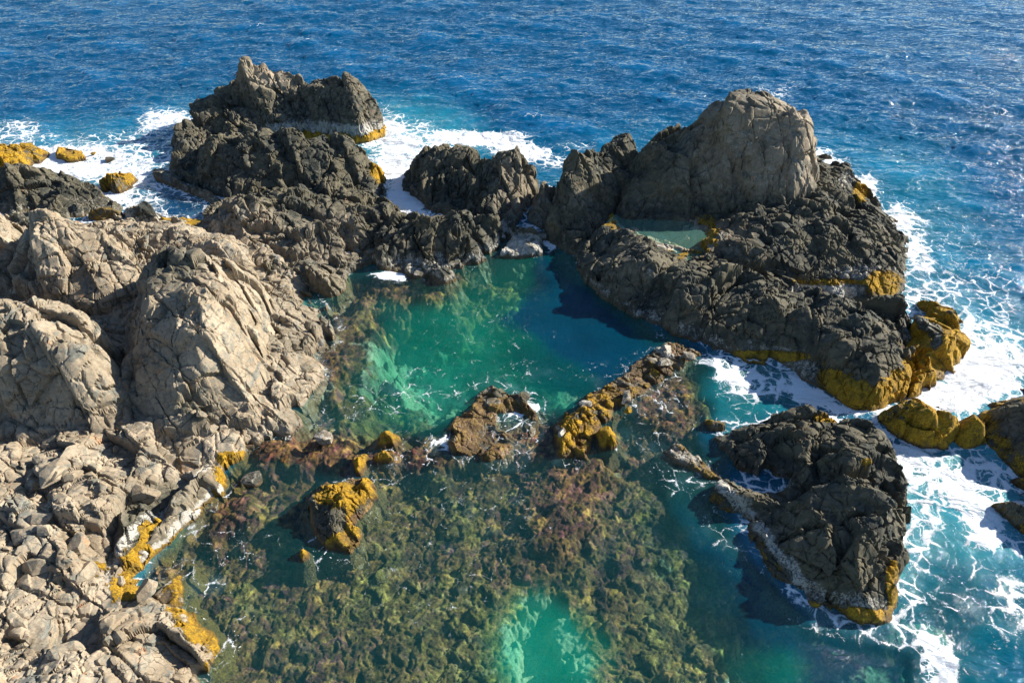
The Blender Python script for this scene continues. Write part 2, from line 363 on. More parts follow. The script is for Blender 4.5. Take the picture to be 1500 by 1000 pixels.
def outcrop(name, label, cat, poly, ctrl, tan=0.3, gold=(0, 0), salt=0.5, cliff=3.0, pw=0.75, zb=-0.25, res=0.055, rot=(0.3, 0.4, 0.6),
            aniso=(1, 1.3, 0.8), amp=1.0, seed=1, group=None, paint=None, rim=None, quant=0.45, big=2.4, shore=True, deep=1.6, mid=0.85, frac=1.0, parts=True, joints=1.0):
    if gold[0] >= 1: parts = False
    pp = [P(c) for c in poly]; poly2 = [(a[0], a[1]) for a in pp]
    if shore: OUTLINES.append(poly2)
    cc = [P(c) for c in ctrl]
    pts = [(a[0], a[1]) for a in cc]; zs = [a[2] for a in cc]
    n = len(poly2)
    for k in range(n):
        a, b = np.array(poly2[k]), np.array(poly2[(k + 1) % n]); L = np.linalg.norm(b - a); m = max(1, int(L / 1.6))
        for j in range(m):
            f = j / m; zz = pp[k][2] * (1 - f) + pp[(k + 1) % n][2] * f
            pts.append(tuple(a + (b - a) * f)); zs.append(max(rim if rim is not None else 0.1, min(zz, 99) * 0.75 if zz > 0.3 else 0.1))
    pts = np.array(pts); zs = np.array(zs)
    D = np.linalg.norm(pts[:, None] - pts[None], axis=2)
    N = len(pts); A = np.zeros((N + 3, N + 3)); A[:N, :N] = D - 0.02 * np.eye(N); A[:N, N] = 1; A[:N, N + 1:] = pts; A[N:, :N] = A[:N, N:].T
    wgt = np.linalg.solve(A, np.concatenate([zs, [0, 0, 0]]))
    def H0(q):
        out = np.full(len(q), wgt[N]) + q[:, 0] * wgt[N + 1] + q[:, 1] * wgt[N + 2]
        for k in range(N):
            out += wgt[k] * np.sqrt((q[:, 0] - pts[k, 0]) ** 2 + (q[:, 1] - pts[k, 1]) ** 2)
        return out
    P2 = np.array(poly2); mar = 1.0
    x0, y0 = P2.min(0) - mar; x1, y1 = P2.max(0) + mar
    # leave out what lies far outside the view
    x0 = max(x0, -(14 + .68 * y1)); x1 = min(x1, 14 + .68 * y1); y0 = max(y0, 6.0)
    nx = int((x1 - x0) / res) + 1; ny = int((y1 - y0) / res) + 1
    X, Y = np.meshgrid(np.linspace(x0, x1, nx), np.linspace(y0, y1, ny))
    q = np.stack([X.ravel(), Y.ravel()], 1).astype(F32)
    wn = np.stack([fbm(q * 0.9, 3, seed + 3), fbm(q * 0.9 + 31, 3, seed + 4)], 1) * 0.32 + .12 * np.stack([fbm(q * 3.3, 2, seed + 5), fbm(q * 3.3 + 31, 2, seed + 6)], 1)
    d = sdf((q + wn)[:, 0].astype(np.float64), (q + wn)[:, 1].astype(np.float64), poly2)
    h = H0(q.astype(np.float64))
    edge = np.where(d > 0, zb + cliff * np.maximum(d, 0) ** pw, zb + d * 1.7)
    h = np.minimum(h, edge)
    dx_, dy_ = (x1 - x0) / (nx - 1), (y1 - y0) / (ny - 1)
    Z0 = h.reshape(ny, nx)
    rs = rot[2]
    lev1, _, _, _ = facetize(Z0, x0, y0, dx_, dy_, big * .72, 1.8, rs, quant + .40, .40 * amp, .11 * amp, seed + 7, 4, .13 * sstep(-.5, .3, fbm(q * .5, 2, seed + 95)))
    dens = sstep(-.25, .35, fbm(q * .45, 3, seed + 90))
    lev2, _, _, _ = facetize(lev1, x0, y0, dx_, dy_, mid * 1.05, 1.7, rs + .35, .25 + .65 * dens, .50 * amp, .15 * amp, seed + 8, 2, .22 * dens)
    dens2 = sstep(-.2, .4, fbm(q * .8 + 40, 3, seed + 91))
    lev3, _, _, _ = facetize(lev2, x0, y0, dx_, dy_, mid * .45, 1.5, rs - .7, .05 + .5 * dens2, .30 * amp, .10 * amp, seed + 9, 1, .12 * dens2)
    jz = lev3.ravel(); jm = np.clip(jz + .2, 0, 1) * joints
    for ja, js, jw in ((rs + .25, 1.9, .030), (rs + 1.5, 2.7, .022), (rs - .9, 3.3, .018)):
        co = (q[:, 0] * math.cos(ja) + q[:, 1] * math.sin(ja) + .35 * jz) / js + .32 * fbm(q * .35, 4, seed + int(js * 10)) + .04 * fbm(q * 3, 2, seed + 5)
        jd = np.abs(co - np.round(co)); on = sstep(-.15, .1, fbm(q * .3 + js, 2, seed + 77))
        jz = jz - jm * .16 * (1 - sstep(0, jw, jd)) * on
        jz = jz + jm * .10 * (_r(_h(np.round(co).astype(np.int32) * 0 + np.floor(co).astype(np.int32), np.full(len(q), 3), np.full(len(q), int(js * 10)), seed), 2) - .5)
    lev3 = jz.reshape(ny, nx)
    h = np.where(d > 0, lev3.ravel(), np.minimum(lev3.ravel(), edge + .15))
    keep = (h > -deep) & (d > -1.0)
    Z = h.reshape(ny, nx)
    # soft smoothing of the base before taking normals
    S = Z.copy()
    gy, gx = np.gradient(smooth(Z0, 8), dy_, dx_)
    nr = np.stack([-gx.ravel(), -gy.ravel(), np.ones(nx * ny)], 1); nr /= np.linalg.norm(nr, axis=1)[:, None]
    nr = nr.astype(F32)
    p = np.stack([q[:, 0], q[:, 1], S.ravel()], 1).astype(F32)
    kk = keep.copy()
    sel = np.where(kk)[0]
    ps, ns = p[sel], nr[sel]
    fade = (0.25 + 0.75 * sstep(-0.2, 1.2, ps[:, 2]))[:, None].astype(F32)
    b0 = ps.copy()
    ps, _ = fracture(ps, ns, big, 0.26 * amp * frac, seed + 11, rot, aniso, True, crack=.10)
    ps, _ = fracture(ps, ns, mid, 0.11 * amp * (1 + (frac - 1) * sstep(-.1, .35, fbm(b0 * .6, 2, seed + 96))), seed + 12, (rot[0] + 1, rot[1], rot[2] + 0.5), aniso, True, crack=.30)
    ps = ps + ns * (fbm(b0 * 6.0, 2, seed + 20) * 0.012)[:, None]
    ps = b0 + (ps - b0) * fade
    u, v = uv_of(b0[:, 0], b0[:, 1])
    z = ps[:, 2]
    mk = np.zeros((len(sel), 4), F32)   # last channel: brown weed
    nw = fbm(b0 * 0.8, 3, seed + 30)
    nw2 = fbm(b0 * 3.0, 3, seed + 31)
    if gold[0] > 0:
        mk[:, 0] = gold[0] * (1 - sstep(gold[1] * 0.55, gold[1] * 1.2, z + 0.35 * nw + .15 * nw2))
    mk[:, 1] = salt * (1 - sstep(0.35, 1.0, z + 0.3 * nw + .2 * nw2)) * sstep(0.02, 0.25, z)
    mk[:, 2] = tan
    if paint: paint(mk, b0, z, u, v, nw, nw2, ns)
    gF, _, _, _ = cells(b0 * 3.6 + .5, seed + 34, False); gG, _, _, _ = cells(b0 * 8.0, seed + 35, False)
    lump = (fbm(b0 * 9.0, 2, seed + 33) * 0.5 + 0.5) * .5 + .8 * (1 - np.clip(gF, 0, 1)) + .4 * (1 - np.clip(gG, 0, 1))
    ps = ps + ns * (np.clip(mk[:, 0] - 0.3, 0, 1) * (0.005 + 0.055 * lump))[:, None]
    remap = np.full(nx * ny, -1, np.int64); remap[sel] = np.arange(len(sel))
    quads = remap[grid_quads(ny, nx, keep)]
    mk = np.clip(mk, 0, 1); mk[:, 3] = 1 - mk[:, 3]
    lab, cnt = parts_of(quads, len(ps)); big_ = cnt[lab] > .03 * len(quads); quads = quads[big_]
    fg = mk[:, 0][quads].mean(1) > .5; fs = (mk[:, 1][quads].mean(1) > .55) & ~fg
    n_ = len(quads); sub = []
    if parts:
        if .006 < fg.mean() < .75: sub.append(('golden_weed', fg))
        else: fg[:] = False
        if .01 < fs.mean() < .6: sub.append(('salt_crust', fs))
        else: fs[:] = False
    else: fg[:] = False; fs[:] = False
    kids = []; rest = np.ones(n_, bool)
    for nm, f in sub:
        fi = np.where(f)[0]; lab, cnt = parts_of(quads[fi], len(ps))
        for c in np.argsort(-cnt)[:8]:
            if cnt[c] < 250: break
            ff = fi[lab == c]; rest[ff] = False; kids.append(piece(nm, ps, quads[ff], mk))
    o = piece(name, ps, quads[rest], mk)
    for c in kids: c.parent = o
    tag(o, label, cat, group)
    return o
def parts_of(quads, nv):
    """connected pieces of a face list: label per face, faces per label"""
    L = np.arange(nv)
    while True:
        m = L[quads].min(1); N = L.copy()
        for k in range(4): np.minimum.at(N, quads[:, k], m)
        N = N[N]; N = N[N]
        if (N == L).all(): break
        L = N
    _, inv = np.unique(L[quads[:, 0]], return_inverse=True)
    return inv, np.bincount(inv)
def piece(name, ps, quads, mk):
    us, inv = np.unique(quads, return_inverse=True)
    return make_obj(name, ps[us], inv.reshape(-1, 4), M_ROCK, {'mask': mk[us]})

# ---- painting helpers for outcrops: ellipses in survey coordinates on the actual surface
def proj(b, z):
    t = b[:, 1] * CP - (z - CAMH) * SP
    return 750 + 1000 * b[:, 0] / t, 500 - 1000 * (b[:, 1] * SP + (z - CAMH) * CP) / t
def blob(pu, pv, cu, cv, ru, rv, soft=0.5):
    r = np.sqrt(((pu - cu) / ru) ** 2 + ((pv - cv) / rv) ** 2)
    return 1 - sstep(1 - soft, 1 + soft, r)

# ================================================================== ROCK OUTCROPS
def pnt_crag(mk, b, z, u, v, nw, nw2, ns):
    pu, pv = proj(b, z)
    s = blob(pu, pv, 480, 195, 110, 26); band = s * (1 - sstep(1.0, 1.7, z + .3 * nw))
    mk[:, 0] = np.maximum(mk[:, 0], band * (1 - sstep(.45, .8, z + .3 * nw2)))
    mk[:, 1] = np.maximum(mk[:, 1], s * sstep(.4, .7, z) * (1 - sstep(1.2, 1.8, z + .4 * nw)))
    mk[:, 2] += 0.35 * blob(pu, pv, 400, 100, 50, 30) + 0.1 * nw
outcrop('sea_crag', 'jagged knobbly grey crag with two upright horns standing furthest back at upper left', 'sea rock',
    [(570,196),(560,204),(520,211),(480,210),(430,206),(385,206),(330,222),(280,245),(250,240),(248,222),(255,200,222,1.6,1),(262,186,222,2,1.5),(292,156,210,3,2),(316,133,205,3,2.5),(350,115,200,3,2.5),
     (391,95,200,3.2,2.5),(440,112,200,3,2.5),(490,115,203,3,2.5),(530,128,205,2.6,2),(560,160,200,1.6,1.5)],
    [(357,90,200,3),(352,108,200,2.3),(365,97,200,2.4),(381,108,200,3),(396,89,200,3.2),(411,89,200,3.2),(421,97,200,3.0),(432,112,200,3),(449,115,200,3),(472,122,203,3),(490,115,203,3),(512,118,205,3),(530,129,205,2.6),
     (545,150,200,1.8),(556,172,196,1),(346,130,200,2.6),(316,133,205,3),(294,152,210,3),(262,186,225,2.0),(255,205,225,1.2),(380,168,203,.9),(430,170,203,.9),(400,130,200,1.8),(480,165,208,.9),(520,160,208,1.1),(480,138,206,1.9),
     (350,150,205,2),(300,188,218,1.5)], tan=0.34, gold=(0.25,.4), salt=.3, seed=3, frac=1.5, paint=pnt_crag, cliff=3.6, amp=1.05, res=.075)
outcrop('sea_crag', 'low dark ridged hump in front of the horned crag at upper left', 'sea rock',
    [(246,252),(262,264),(279,272),(306,284),(340,297),(380,306),(430,314),(500,322),(560,322),(572,305),(566,290),(564,275),(561,255),(552,240,290,3,1),(525,217,295,4,2),(480,202,300,4.5,2),(430,197,300,4.5,2),(357,198,297,4,2),(306,206,285,3.5,2),(262,225,262,1.5,1.5)],
    [(270,222,262,2.2),(306,206,285,3.5),(357,198,297,4),(392,196,300,4.5),(430,197,300,4.5),(480,202,300,4.5),(525,217,295,4),(548,237,290,3),(300,240,280,1.5),(350,240,295,1.9),(350,270,297,.7),(420,240,300,2.2),(420,275,305,.9),(500,240,305,3),(500,280,310,1.3),(545,268,300,1.6),(285,250,272,.7)],
    tan=0.14, gold=(0.0,.3), salt=.35, seed=17, amp=1.0, rot=(.5,.2,.9), aniso=(1,1.7,.8), res=.07,
    paint=lambda mk,b,z,u,v,nw,nw2,ns: mk.__setitem__((slice(None),0), np.maximum(mk[:,0], blob(*proj(b,z),556,248,16,22)*.8)))
def pnt_e1(mk, b, z, u, v, nw, nw2, ns):
    pu, pv = proj(b, z)
    mk[:, 2] += .45 * blob(pu, pv, 350, 345, 60, 50) + .30 * blob(pu, pv, 480, 360, 60, 55) + .15 * nw
outcrop('fractured_slope', 'dark fractured slope of jutting wedges running down to the pool left corner', 'sea rock',
    [(285,345),(318,385),(360,418),(420,436),(480,441),(507,424),(514,400),(547,386),(565,372),(585,345),(597,322),(565,290),(500,282),(440,282),(380,286),(325,300),(292,325)],
    [(326,312,400,4.5),(345,300,405,5.5),(381,291,410,6),(420,297,415,6.8),(450,300,420,7),(500,300,415,7),(545,302,400,6.2),(560,305,390,5.5),(590,314,390,4.6),(400,340,415,4.3),(450,360,425,3.2),(400,380,420,2.4),(480,400,435,1.4),(430,320,420,6.2),(500,350,415,4.2),(540,350,395,3.0),(515,380,405,1.9),(350,350,405,3.2),(470,330,420,5.5),(340,375,400,1.5)],
    tan=0.22, salt=.1, seed=29, amp=1.25, rot=(.2,.9,.4), aniso=(1.5,.8,1), res=.06, paint=pnt_e1)
outcrop('pool_block', 'dark block with upright fins rising straight from the far left side of the green pool', 'sea rock',
    [(546,384),(562,394),(585,400),(620,405),(654,398),(701,388),(724,372),(736,348),(728,322,372,2,1),(708,314,383,2.8,1.5),(674,319,390,2.8,1.5),(627,323,397,2.8,1.5),(603,309,395,3.6,1.5),(579,301,392,4,1.5),(556,340,388,2,1)],
    [(579,302,392,4),(603,309,395,3.6),(627,323,397,2.8),(650,324,394,2.8),(674,319,390,2.8),(708,314,383,2.8),(728,323,372,2),(562,351,388,1.5),(600,350,396,1.6),(650,350,392,1.5),(700,345,382,1.3),(590,375,398,.7),(650,378,396,.6)],
    tan=0.24, salt=.6, seed=41, frac=1.6, amp=1.05, rot=(.2,.1,.3), aniso=(1.9,1,.6), cliff=4.5, res=.055)
outcrop('fan_rock', 'dark fan shaped rock with bright vertical ribs beside the foaming channel', 'sea rock',
    [(584,273),(606,290),(627,309),(667,320),(700,328),(740,336),(768,322),(788,290),(788,258,300,1.6,.8),(766,224,320,3.5,1.6),(739,226,320,3.8,1.6),(712,228,315,3.5,1.6),(684,219,310,3.8,1.6),(654,221,300,3.5,1.6),(620,224,290,3,1.6),(596,246,272,1,1)],
    [(596,247,272,1),(620,225,290,3),(636,228,296,3.3),(654,221,300,3.5),(684,219,310,3.8),(698,226,312,3.6),(712,228,315,3.6),(725,232,318,3.7),(739,226,320,3.8),(752,234,320,3.5),(766,223,320,3.5),(778,240,315,2.5),(784,258,300,1.4),(640,260,305,1.6),(690,270,315,1.7),(740,270,322,1.8),(640,290,309,.6),(690,298,322,.7),(752,292,326,.9),(610,262,285,.8)],
    tan=0.26, salt=.25, seed=57, frac=1.6, amp=1.1, rot=(.2,.3,.35), aniso=(2.1,.9,.6), cliff=4, res=.06,
    paint=lambda mk,b,z,u,v,nw,nw2,ns: mk.__setitem__((slice(None),2), mk[:,2]+.25*blob(*proj(b,z),755,275,35,50)))
outcrop('salt_block', 'small wedge with a white salt crusted top at the pool far end beside the gap', 'sea rock',
    [(731,376),(765,380),(796,373),(800,350),(778,333),(735,326)],
    [(745,328,370,2.2),(775,336,370,1.7),(790,346,368,.9),(760,345,373,1.2),(745,352,372,1.0),(780,356,372,.7)], tan=.3, salt=1.0, seed=61, amp=.8, cliff=4, res=.05)
outcrop('gap_slab', 'reddish grey slab wedged in the gap between fan rock and dark buttress', 'sea rock',
    [(772,330),(795,338),(812,336),(822,300),(818,254,325,2.3,1),(785,252,325,2.3,1),(775,290,325,1.5,.5)],
    [(785,255,325,2.2),(812,255,325,2.2),(795,290,328,1.1),(797,310,330,.5)], tan=.36, salt=.1, seed=67, amp=.6, cliff=4, res=.06,
    paint=lambda mk,b,z,u,v,nw,nw2,ns: mk.__setitem__((slice(None),2), .5+.1*nw))
outcrop('dark_buttress', 'rough dark buttress closing the far end of the pool left of the tall grey tower', 'sea rock',
    [(800,356),(812,366),(841,374),(870,366),(912,350),(945,335),(950,300),(938,205,325,5,2),(916,201,328,5,2),(885,207,335,4.7,2),(858,228,345,3.6,2),(835,230,350,3,2),(813,235,350,2.6,1.5),(806,270,352,1.8,.7)],
    [(815,235,350,2.6),(835,230,350,3),(858,228,345,3.6),(870,215,340,4),(885,207,335,4.7),(900,206,330,5),(916,201,328,5),(936,206,325,5),(830,270,352,1.6),(870,260,345,2.2),(825,310,358,.8),(860,320,362,1.2),(890,300,350,2.0),(900,250,335,3.2),(925,270,338,3),(910,310,350,2)],
    tan=.12, salt=.15, seed=71, amp=1.0, cliff=4, rot=(.6,.2,.2), aniso=(1,1,1), res=.06,
    paint=lambda mk,b,z,u,v,nw,nw2,ns: mk.__setitem__((slice(None),2), mk[:,2]+.12*nw+.3*blob(*proj(b,z),850,290,25,18)))
def pnt_tower(mk, b, z, u, v, nw, nw2, ns):
    pu, pv = proj(b, z)
    mk[:, 2] = .18 + .38 * blob(pu, pv, 1110, 210, 110, 90, .6) + .32 * blob(pu, pv, 1175, 200, 32, 80) + .12 * nw
    mk[:, 1] = .50 * blob(pu, pv, 1090, 240, 80, 75) * (nw * .6 + .5)
outcrop('rock_tower', 'tallest block, a broad pale grey faced tower with a long vertical crack, far right', 'sea rock',
    [(900,345),(940,350),(983,350),(1057,350),(1130,353),(1180,350),(1215,330),(1205,225,335,2.4,1.5),(1192,190,345,3,2.5),(1167,168,345,3.5,3),(1137,160,345,4,3),(1115,147,343,4.5,3),(1071,142,343,4.5,3),(1049,148,343,4.5,3),(1024,178,343,4.5,3),(1005,196,343,4.5,3),(969,196,343,5,3),(936,211,343,5,2),(908,260,343,3,1)],
    [(936,211,343,5),(969,196,343,5),(1005,196,343,4.5),(1016,186,343,4.5),(1024,178,343,4.5),(1036,162,343,4.5),(1049,148,343,4.5),(1071,142,343,4.5),(1092,145,343,4.5),(1115,147,343,4.5),(1137,158,345,4.2),(1167,167,345,3.7),(1187,182,345,3.1),(1193,208,345,3),
     (1057,305,343,.3),(1060,250,343,1.2),(1060,210,343,2.0),(1060,180,343,2.8),(1110,200,344,2.0),(1150,230,345,1.4),(1150,190,345,2.3),(1165,270,345,.8),(1150,295,345,.4),(1000,250,343,2),(1000,220,343,2.8),(940,260,343,2.2),(980,300,343,.4),(920,300,343,.6),(1110,300,343,.3),(1200,260,340,1.6)],
    tan=.4, salt=0, seed=83, frac=1.1, amp=.75, joints=2.0, cliff=5, zb=.3, rot=(.1,.1,.1), aniso=(1.1,1,.75), quant=.3, res=.06, paint=pnt_tower, shore=False, big=3.2, mid=1.1)
def pnt_terr(mk, b, z, u, v, nw, nw2, ns):
    pu, pv = proj(b, z)
    g = blob(pu, pv, 1230, 412, 95, 14) * .8 + blob(pu, pv, 1295, 415, 28, 26) + blob(pu, pv, 1262, 280, 14, 18)
    g = .75 * blob(pu, pv, 1210, 413, 62, 6) + blob(pu, pv, 1295, 415, 28, 22) + blob(pu, pv, 1262, 280, 12, 16)
    g += blob(pu, pv, 900, 325, 16, 20) * .6 + .5 * blob(pu, pv, 930, 318, 50, 8) + .5 * blob(pu, pv, 1000, 350, 40, 20)
    mk[:, 0] = np.maximum(mk[:, 0], np.clip(g, 0, 1) * (.8 + .4 * nw))
    mk[:, 1] = np.maximum(mk[:, 1] * .3, blob(pu, pv, 1210, 425, 60, 14) + .8 * blob(pu, pv, 960, 365, 60, 9) + .7 * blob(pu, pv, 1270, 400, 60, 12) + .6*blob(pu,pv,1240,262,14,14))
    mk[:, 2] += .22 * blob(pu, pv, 1090, 350, 70, 34) + .6 * blob(pu, pv, 965, 345, 90, 34) + .1 * nw
    rr = np.sqrt(((pu - 962) / 82) ** 2 + ((pv - 343) / 34) ** 2); mk[:, 0] = np.maximum(mk[:, 0], .60 * (1 - sstep(.06, .2, np.abs(rr - 1.0) + .3 * nw + .15 * nw2)))
outcrop('rock_terrace', 'broad rubbly terrace below the tower with a shallow tide pool on it', 'sea rock',
    [(862,380),(900,410),(950,430),(1050,462),(1150,476),(1250,460),(1319,440),(1330,405),(1330,352),(1312,322),(1280,295),(1258,268),(1246,248),(1208,230),(1150,225),(1000,245),(920,290),(872,335)],
    [(900,318,1.0),(958,314,1.0),(1005,328,1.0),(1045,350,1.2),(1020,382,1.35),(958,364,1.35),(921,349,1.35),(886,338,1.3),(910,330,.7),(930,328,.6),(950,340,.55),(965,330,.6),(985,350,.6),(1010,360,.8),(990,340,.65),(1020,350,.8),
     (1050,345,1.9),(1080,335,2.1),(1100,325,2.2),(1150,315,2.4),(1090,370,1.8),(1200,300,2.6),(1200,250,2.6),(1240,265,1.4),(1250,320,2.0),(1300,340,1.2),(1310,370,1.2),(1260,380,1.4),(1150,370,1.8),(1150,400,1.1),(1240,405,.9),(1300,405,.8),(1060,385,1.4),(1275,300,.8),(1210,280,2.5),(1200,345,2.3),(1100,405,1.2),(1200,420,.6),(1270,425,.5)],
    tan=.14, gold=(.3,.4), salt=.5, seed=97, amp=.85, cliff=3, rot=(.4,.4,.4), aniso=(1,1.3,1), big=1.8, mid=.7, res=.055, paint=pnt_terr)
def pnt_ridge(mk, b, z, u, v, nw, nw2, ns):
    pu, pv = proj(b, z)
    g = blob(pu, pv, 1285, 555, 80, 50) * (1 - sstep(.85, 1.4, z + .4 * nw)) * 1.15 + .85 * blob(pu, pv, 1120, 522, 70, 10)
    mk[:, 0] = np.maximum(mk[:, 0], np.clip(g, 0, 1))
    mk[:, 2] += .25 * blob(pu, pv, 920, 390, 60, 45) + .12 * nw
    mk[:, 1] = np.maximum(mk[:, 1], .55 * blob(pu, pv, 940, 385, 40, 30) * (.5 + nw) + .7 * blob(pu, pv, 1180, 520, 60, 35) * (1 - sstep(.5, 1.2, z)))
outcrop('long_ridge', 'long dark rounded ridge along the right side of the green pool', 'sea rock',
    [(838,372),(846,398),(866,428),(895,447),(939,469),(1005,496),(1060,518),(1104,531),(1148,536),(1185,562),(1221,582),(1243,602),(1291,604),(1325,582),(1341,562),(1338,500),(1340,455,1.0),(1313,430,1.2),(1269,425,1.5),(1210,422,1.5),(1152,420,1.5),(1112,406,1.5),(1057,387,1.5),(1005,373,1.5),(947,354,1.4),(910,336,1.3),(872,338,1.0)],
    [(872,346,1.5),(910,342,1.9),(947,360,2.1),(1005,379,2.1),(1057,393,2.1),(1112,412,2.0),(1152,426,1.9),(1210,428,1.9),(1269,430,1.8),(1313,435,1.5),(1333,454,1.4),(880,390,1.3),(920,400,1.9),(960,395,2.2),(960,430,1.3),(1020,430,1.8),(1060,475,.9),(1120,470,1.6),(1150,505,.8),(1200,480,2.0),(1280,480,2.1),(1200,530,1.2),(1240,500,2.1),(1270,540,1.6),(1250,575,.8),(1310,530,1.6),(1300,575,.7),(900,425,.7),(1000,470,.8)],
    tan=.12, gold=(.0,.3), salt=.5, seed=103, amp=.85, cliff=3.4, rot=(.3,.5,-.5), aniso=(.8,1.5,1), res=.055, paint=pnt_ridge)
def pnt_end(mk, b, z, u, v, nw, nw2, ns):
    pu, pv = proj(b, z)
    mk[:, 0] = np.maximum(1 - sstep(.7, 1.3, z + .4 * nw), blob(pu, pv, 1400, 500, 20, 40))
    mk[:, 1] = .8 * sstep(.8, 1.2, z) * (nw * .5 + .6)
outcrop('ridge_end', 'salt topped end block with golden weed sides at the tip of long ridge', 'sea rock',
    [(1328,586),(1345,576),(1385,565),(1408,542),(1421,500),(1408,472),(1377,455),(1345,447),(1330,470)],
    [(1345,457,1.2),(1375,465,1.1),(1345,495,1.8),(1375,500,1.7),(1395,505,1.2),(1350,540,1.1),(1390,530,.8),(1405,490,.8)], tan=.25, gold=(1,.9), salt=.5, seed=109, amp=.75, cliff=3.5, paint=pnt_end)
def pnt_h(mk, b, z, u, v, nw, nw2, ns):
    pu, pv = proj(b, z)
    ln = np.array([(1036,728),(1068,756),(1108,808),(1148,868),(1190,896),(1240,905),(1300,912)], float)
    dl = -sdf(pu.astype(np.float64), pv.astype(np.float64), np.concatenate([ln, ln[::-1] + .01])); dl = np.abs(dl) + 7 * nw + 5 * nw2
    right = sstep(1140, 1230, pu)
    g = (1 - sstep(8, 22, dl)) * (.45 + .55 * right) + blob(pu, pv, 1309, 860, 8, 46) * .9 + .8 * blob(pu, pv, 1270, 676, 10, 6) + .7 * blob(pu, pv, 1210, 612, 28, 8)
    mk[:, 0] = np.maximum(mk[:, 0], np.clip(g, 0, 1))
    sl = (1 - sstep(6, 18, np.abs(dl - 26 + 6 * nw))) * (.85 - .25 * right) + .8 * blob(pu, pv, 1135, 706, 30, 14) + .45 * blob(pu, pv, 1085, 690, 20, 10)
    mk[:, 1] = np.maximum(mk[:, 1] * .6, np.clip(sl, 0, 1) * 1.0)
    mk[:, 2] = -.05 + .05 * nw
outcrop('basalt_block', 'big almost black blocky rock with a notch in its left side at lower right', 'sea rock',
    [(1044,642),(1056,662),(1078,684),(1114,692),(1150,700),(1162,714),(1140,726),(1102,720),(1066,708),(1036,726),(1068,754),(1108,806),(1148,866),(1190,894),(1230,903),(1284,914),(1308,914),(1317,884),(1320,850),(1328,780),(1336,720),(1334,688),(1310,652),(1290,632),(1272,614,.8),(1245,597,1.2),(1206,606,1.0),(1174,596,1.0),(1134,601,.8),(1090,617,.5)],
    [(1090, 627, 0.74), (1134, 608, 1.11), (1174, 603, 1.33), (1190, 612, 1.11), (1206, 613, 1.18), (1230, 606, 1.48), (1250, 604, 1.55), (1266, 618, 1.41), (1283, 646, 1.11), (1276, 672, 1.04), (1312, 692, 1.33), (1315, 720, 1.63), (1312, 780, 1.63), (1308, 840, 1.11), (1290, 862, 0.96), (1200, 640, 1.63), (1230, 650, 1.92), (1180, 680, 1.11), (1150, 650, 1.18), (1120, 660, 0.89), (1090, 665, 0.81), (1230, 720, 2.22), (1280, 730, 2.22), (1250, 780, 2.22), (1200, 760, 1.85), (1150, 760, 0.96), (1110, 750, 0.59), (1200, 820, 1.33), (1250, 830, 1.63), (1165, 820, 0.74), (1210, 872, 0.44), (1270, 880, 0.59), (1160, 716, 0.37), (1180, 720, 1.18), (1120, 725, 0.44), (1075, 722, 0.52)],
    tan=.05, gold=(.25,.35), salt=.35, seed=127, amp=1.05, cliff=3.6, rot=(.5,.5,.3), aniso=(1,1.2,1), res=.048, mid=.75, paint=pnt_h)

# ---- left shore
def pnt_shelf(mk, b, z, u, v, nw, nw2, ns):
    pu, pv = proj(b, z)
    d = sdf(b[:, 0].astype(np.float64), b[:, 1].astype(np.float64), SHELF2)
    lim = np.where(pv > 815, 1.0, .5)
    g = .85 * (1 - sstep(.2, 1.2, d / lim + 1.1 * nw + .9 * nw2)) * (pv > 660)
    mk[:, 0] = np.maximum(mk[:, 0], g * (1 - sstep(.9, 1.3, z)))
    dark = blob(pu, pv, 430, 470, 90, 60) * .18 + blob(pu, pv, 235, 770, 60, 65, .4) * .55
    mk[:, 2] = .80 + .12 * nw - dark
    mk[:, 1] = np.maximum(0, .95 * (1 - sstep(0, 1.0, np.abs(d - .75) / .35 + .6 * nw)) * (pv > 680) * (pv < 860)) * .9
SHELF = [(330,300),(380,330),(430,385),(462,430),(488,465),(491,490),(474,520),(475,560),(449,590),(414,625),(384,659),(338,679),(328,712),(284,751),(246,788),(196,850),(225,832),(250,820),(268,823),(277,848),(273,888),(299,922),(322,950),(315,983),(308,1012),(296,1060),(290,1250),(-420,1400),(-520,800),(-420,420),(-300,300),(-100,318),(0,322),(60,324),(110,326),(180,318),(240,326),(290,334)]
SHELF2 = [at(*c)[:2] for c in SHELF]
outcrop('rock_shelf', 'wide low shelf of tan broken blocks with golden fringe, lower left', 'shore rock', SHELF,
    [(0,640,1.3),(100,640,1.35),(200,640,1.15),(300,640,.9),(380,630,.6),(100,700,1.5),(60,690,1.9),(130,695,1.9),(200,690,1.2),(300,685,.5),(0,720,1.7),(150,760,1.4),(230,760,.5),(250,720,.6),(270,700,.5),(0,800,1.8),(100,820,1.5),(170,830,.6),(60,870,1.2),(60,840,1.6),(0,930,1.8),(150,900,1.3),(220,900,.9),(100,960,1.6),(240,960,.8),(150,1000,1.6),(100,910,.9),(60,930,.8),(20,970,1.6),
     (450,470,1.0),(440,520,1.0),(465,475,.8),(430,560,.9),(410,440,1.3),(395,420,1.2),(380,600,.9),(300,360,1.6),(200,345,1.3),(100,350,1.3),(330,400,1.5),(-300,700,2.5),(-300,1000,2.5),(-100,1150,2.2),(150,1150,1.2)],
    tan=.8, gold=(0,.3), salt=.0, seed=131, amp=.95, cliff=2.6, rot=(.5,.3,.7), aniso=(1,1.25,1), res=.045, big=2.3, mid=.85, quant=.55, paint=pnt_shelf)
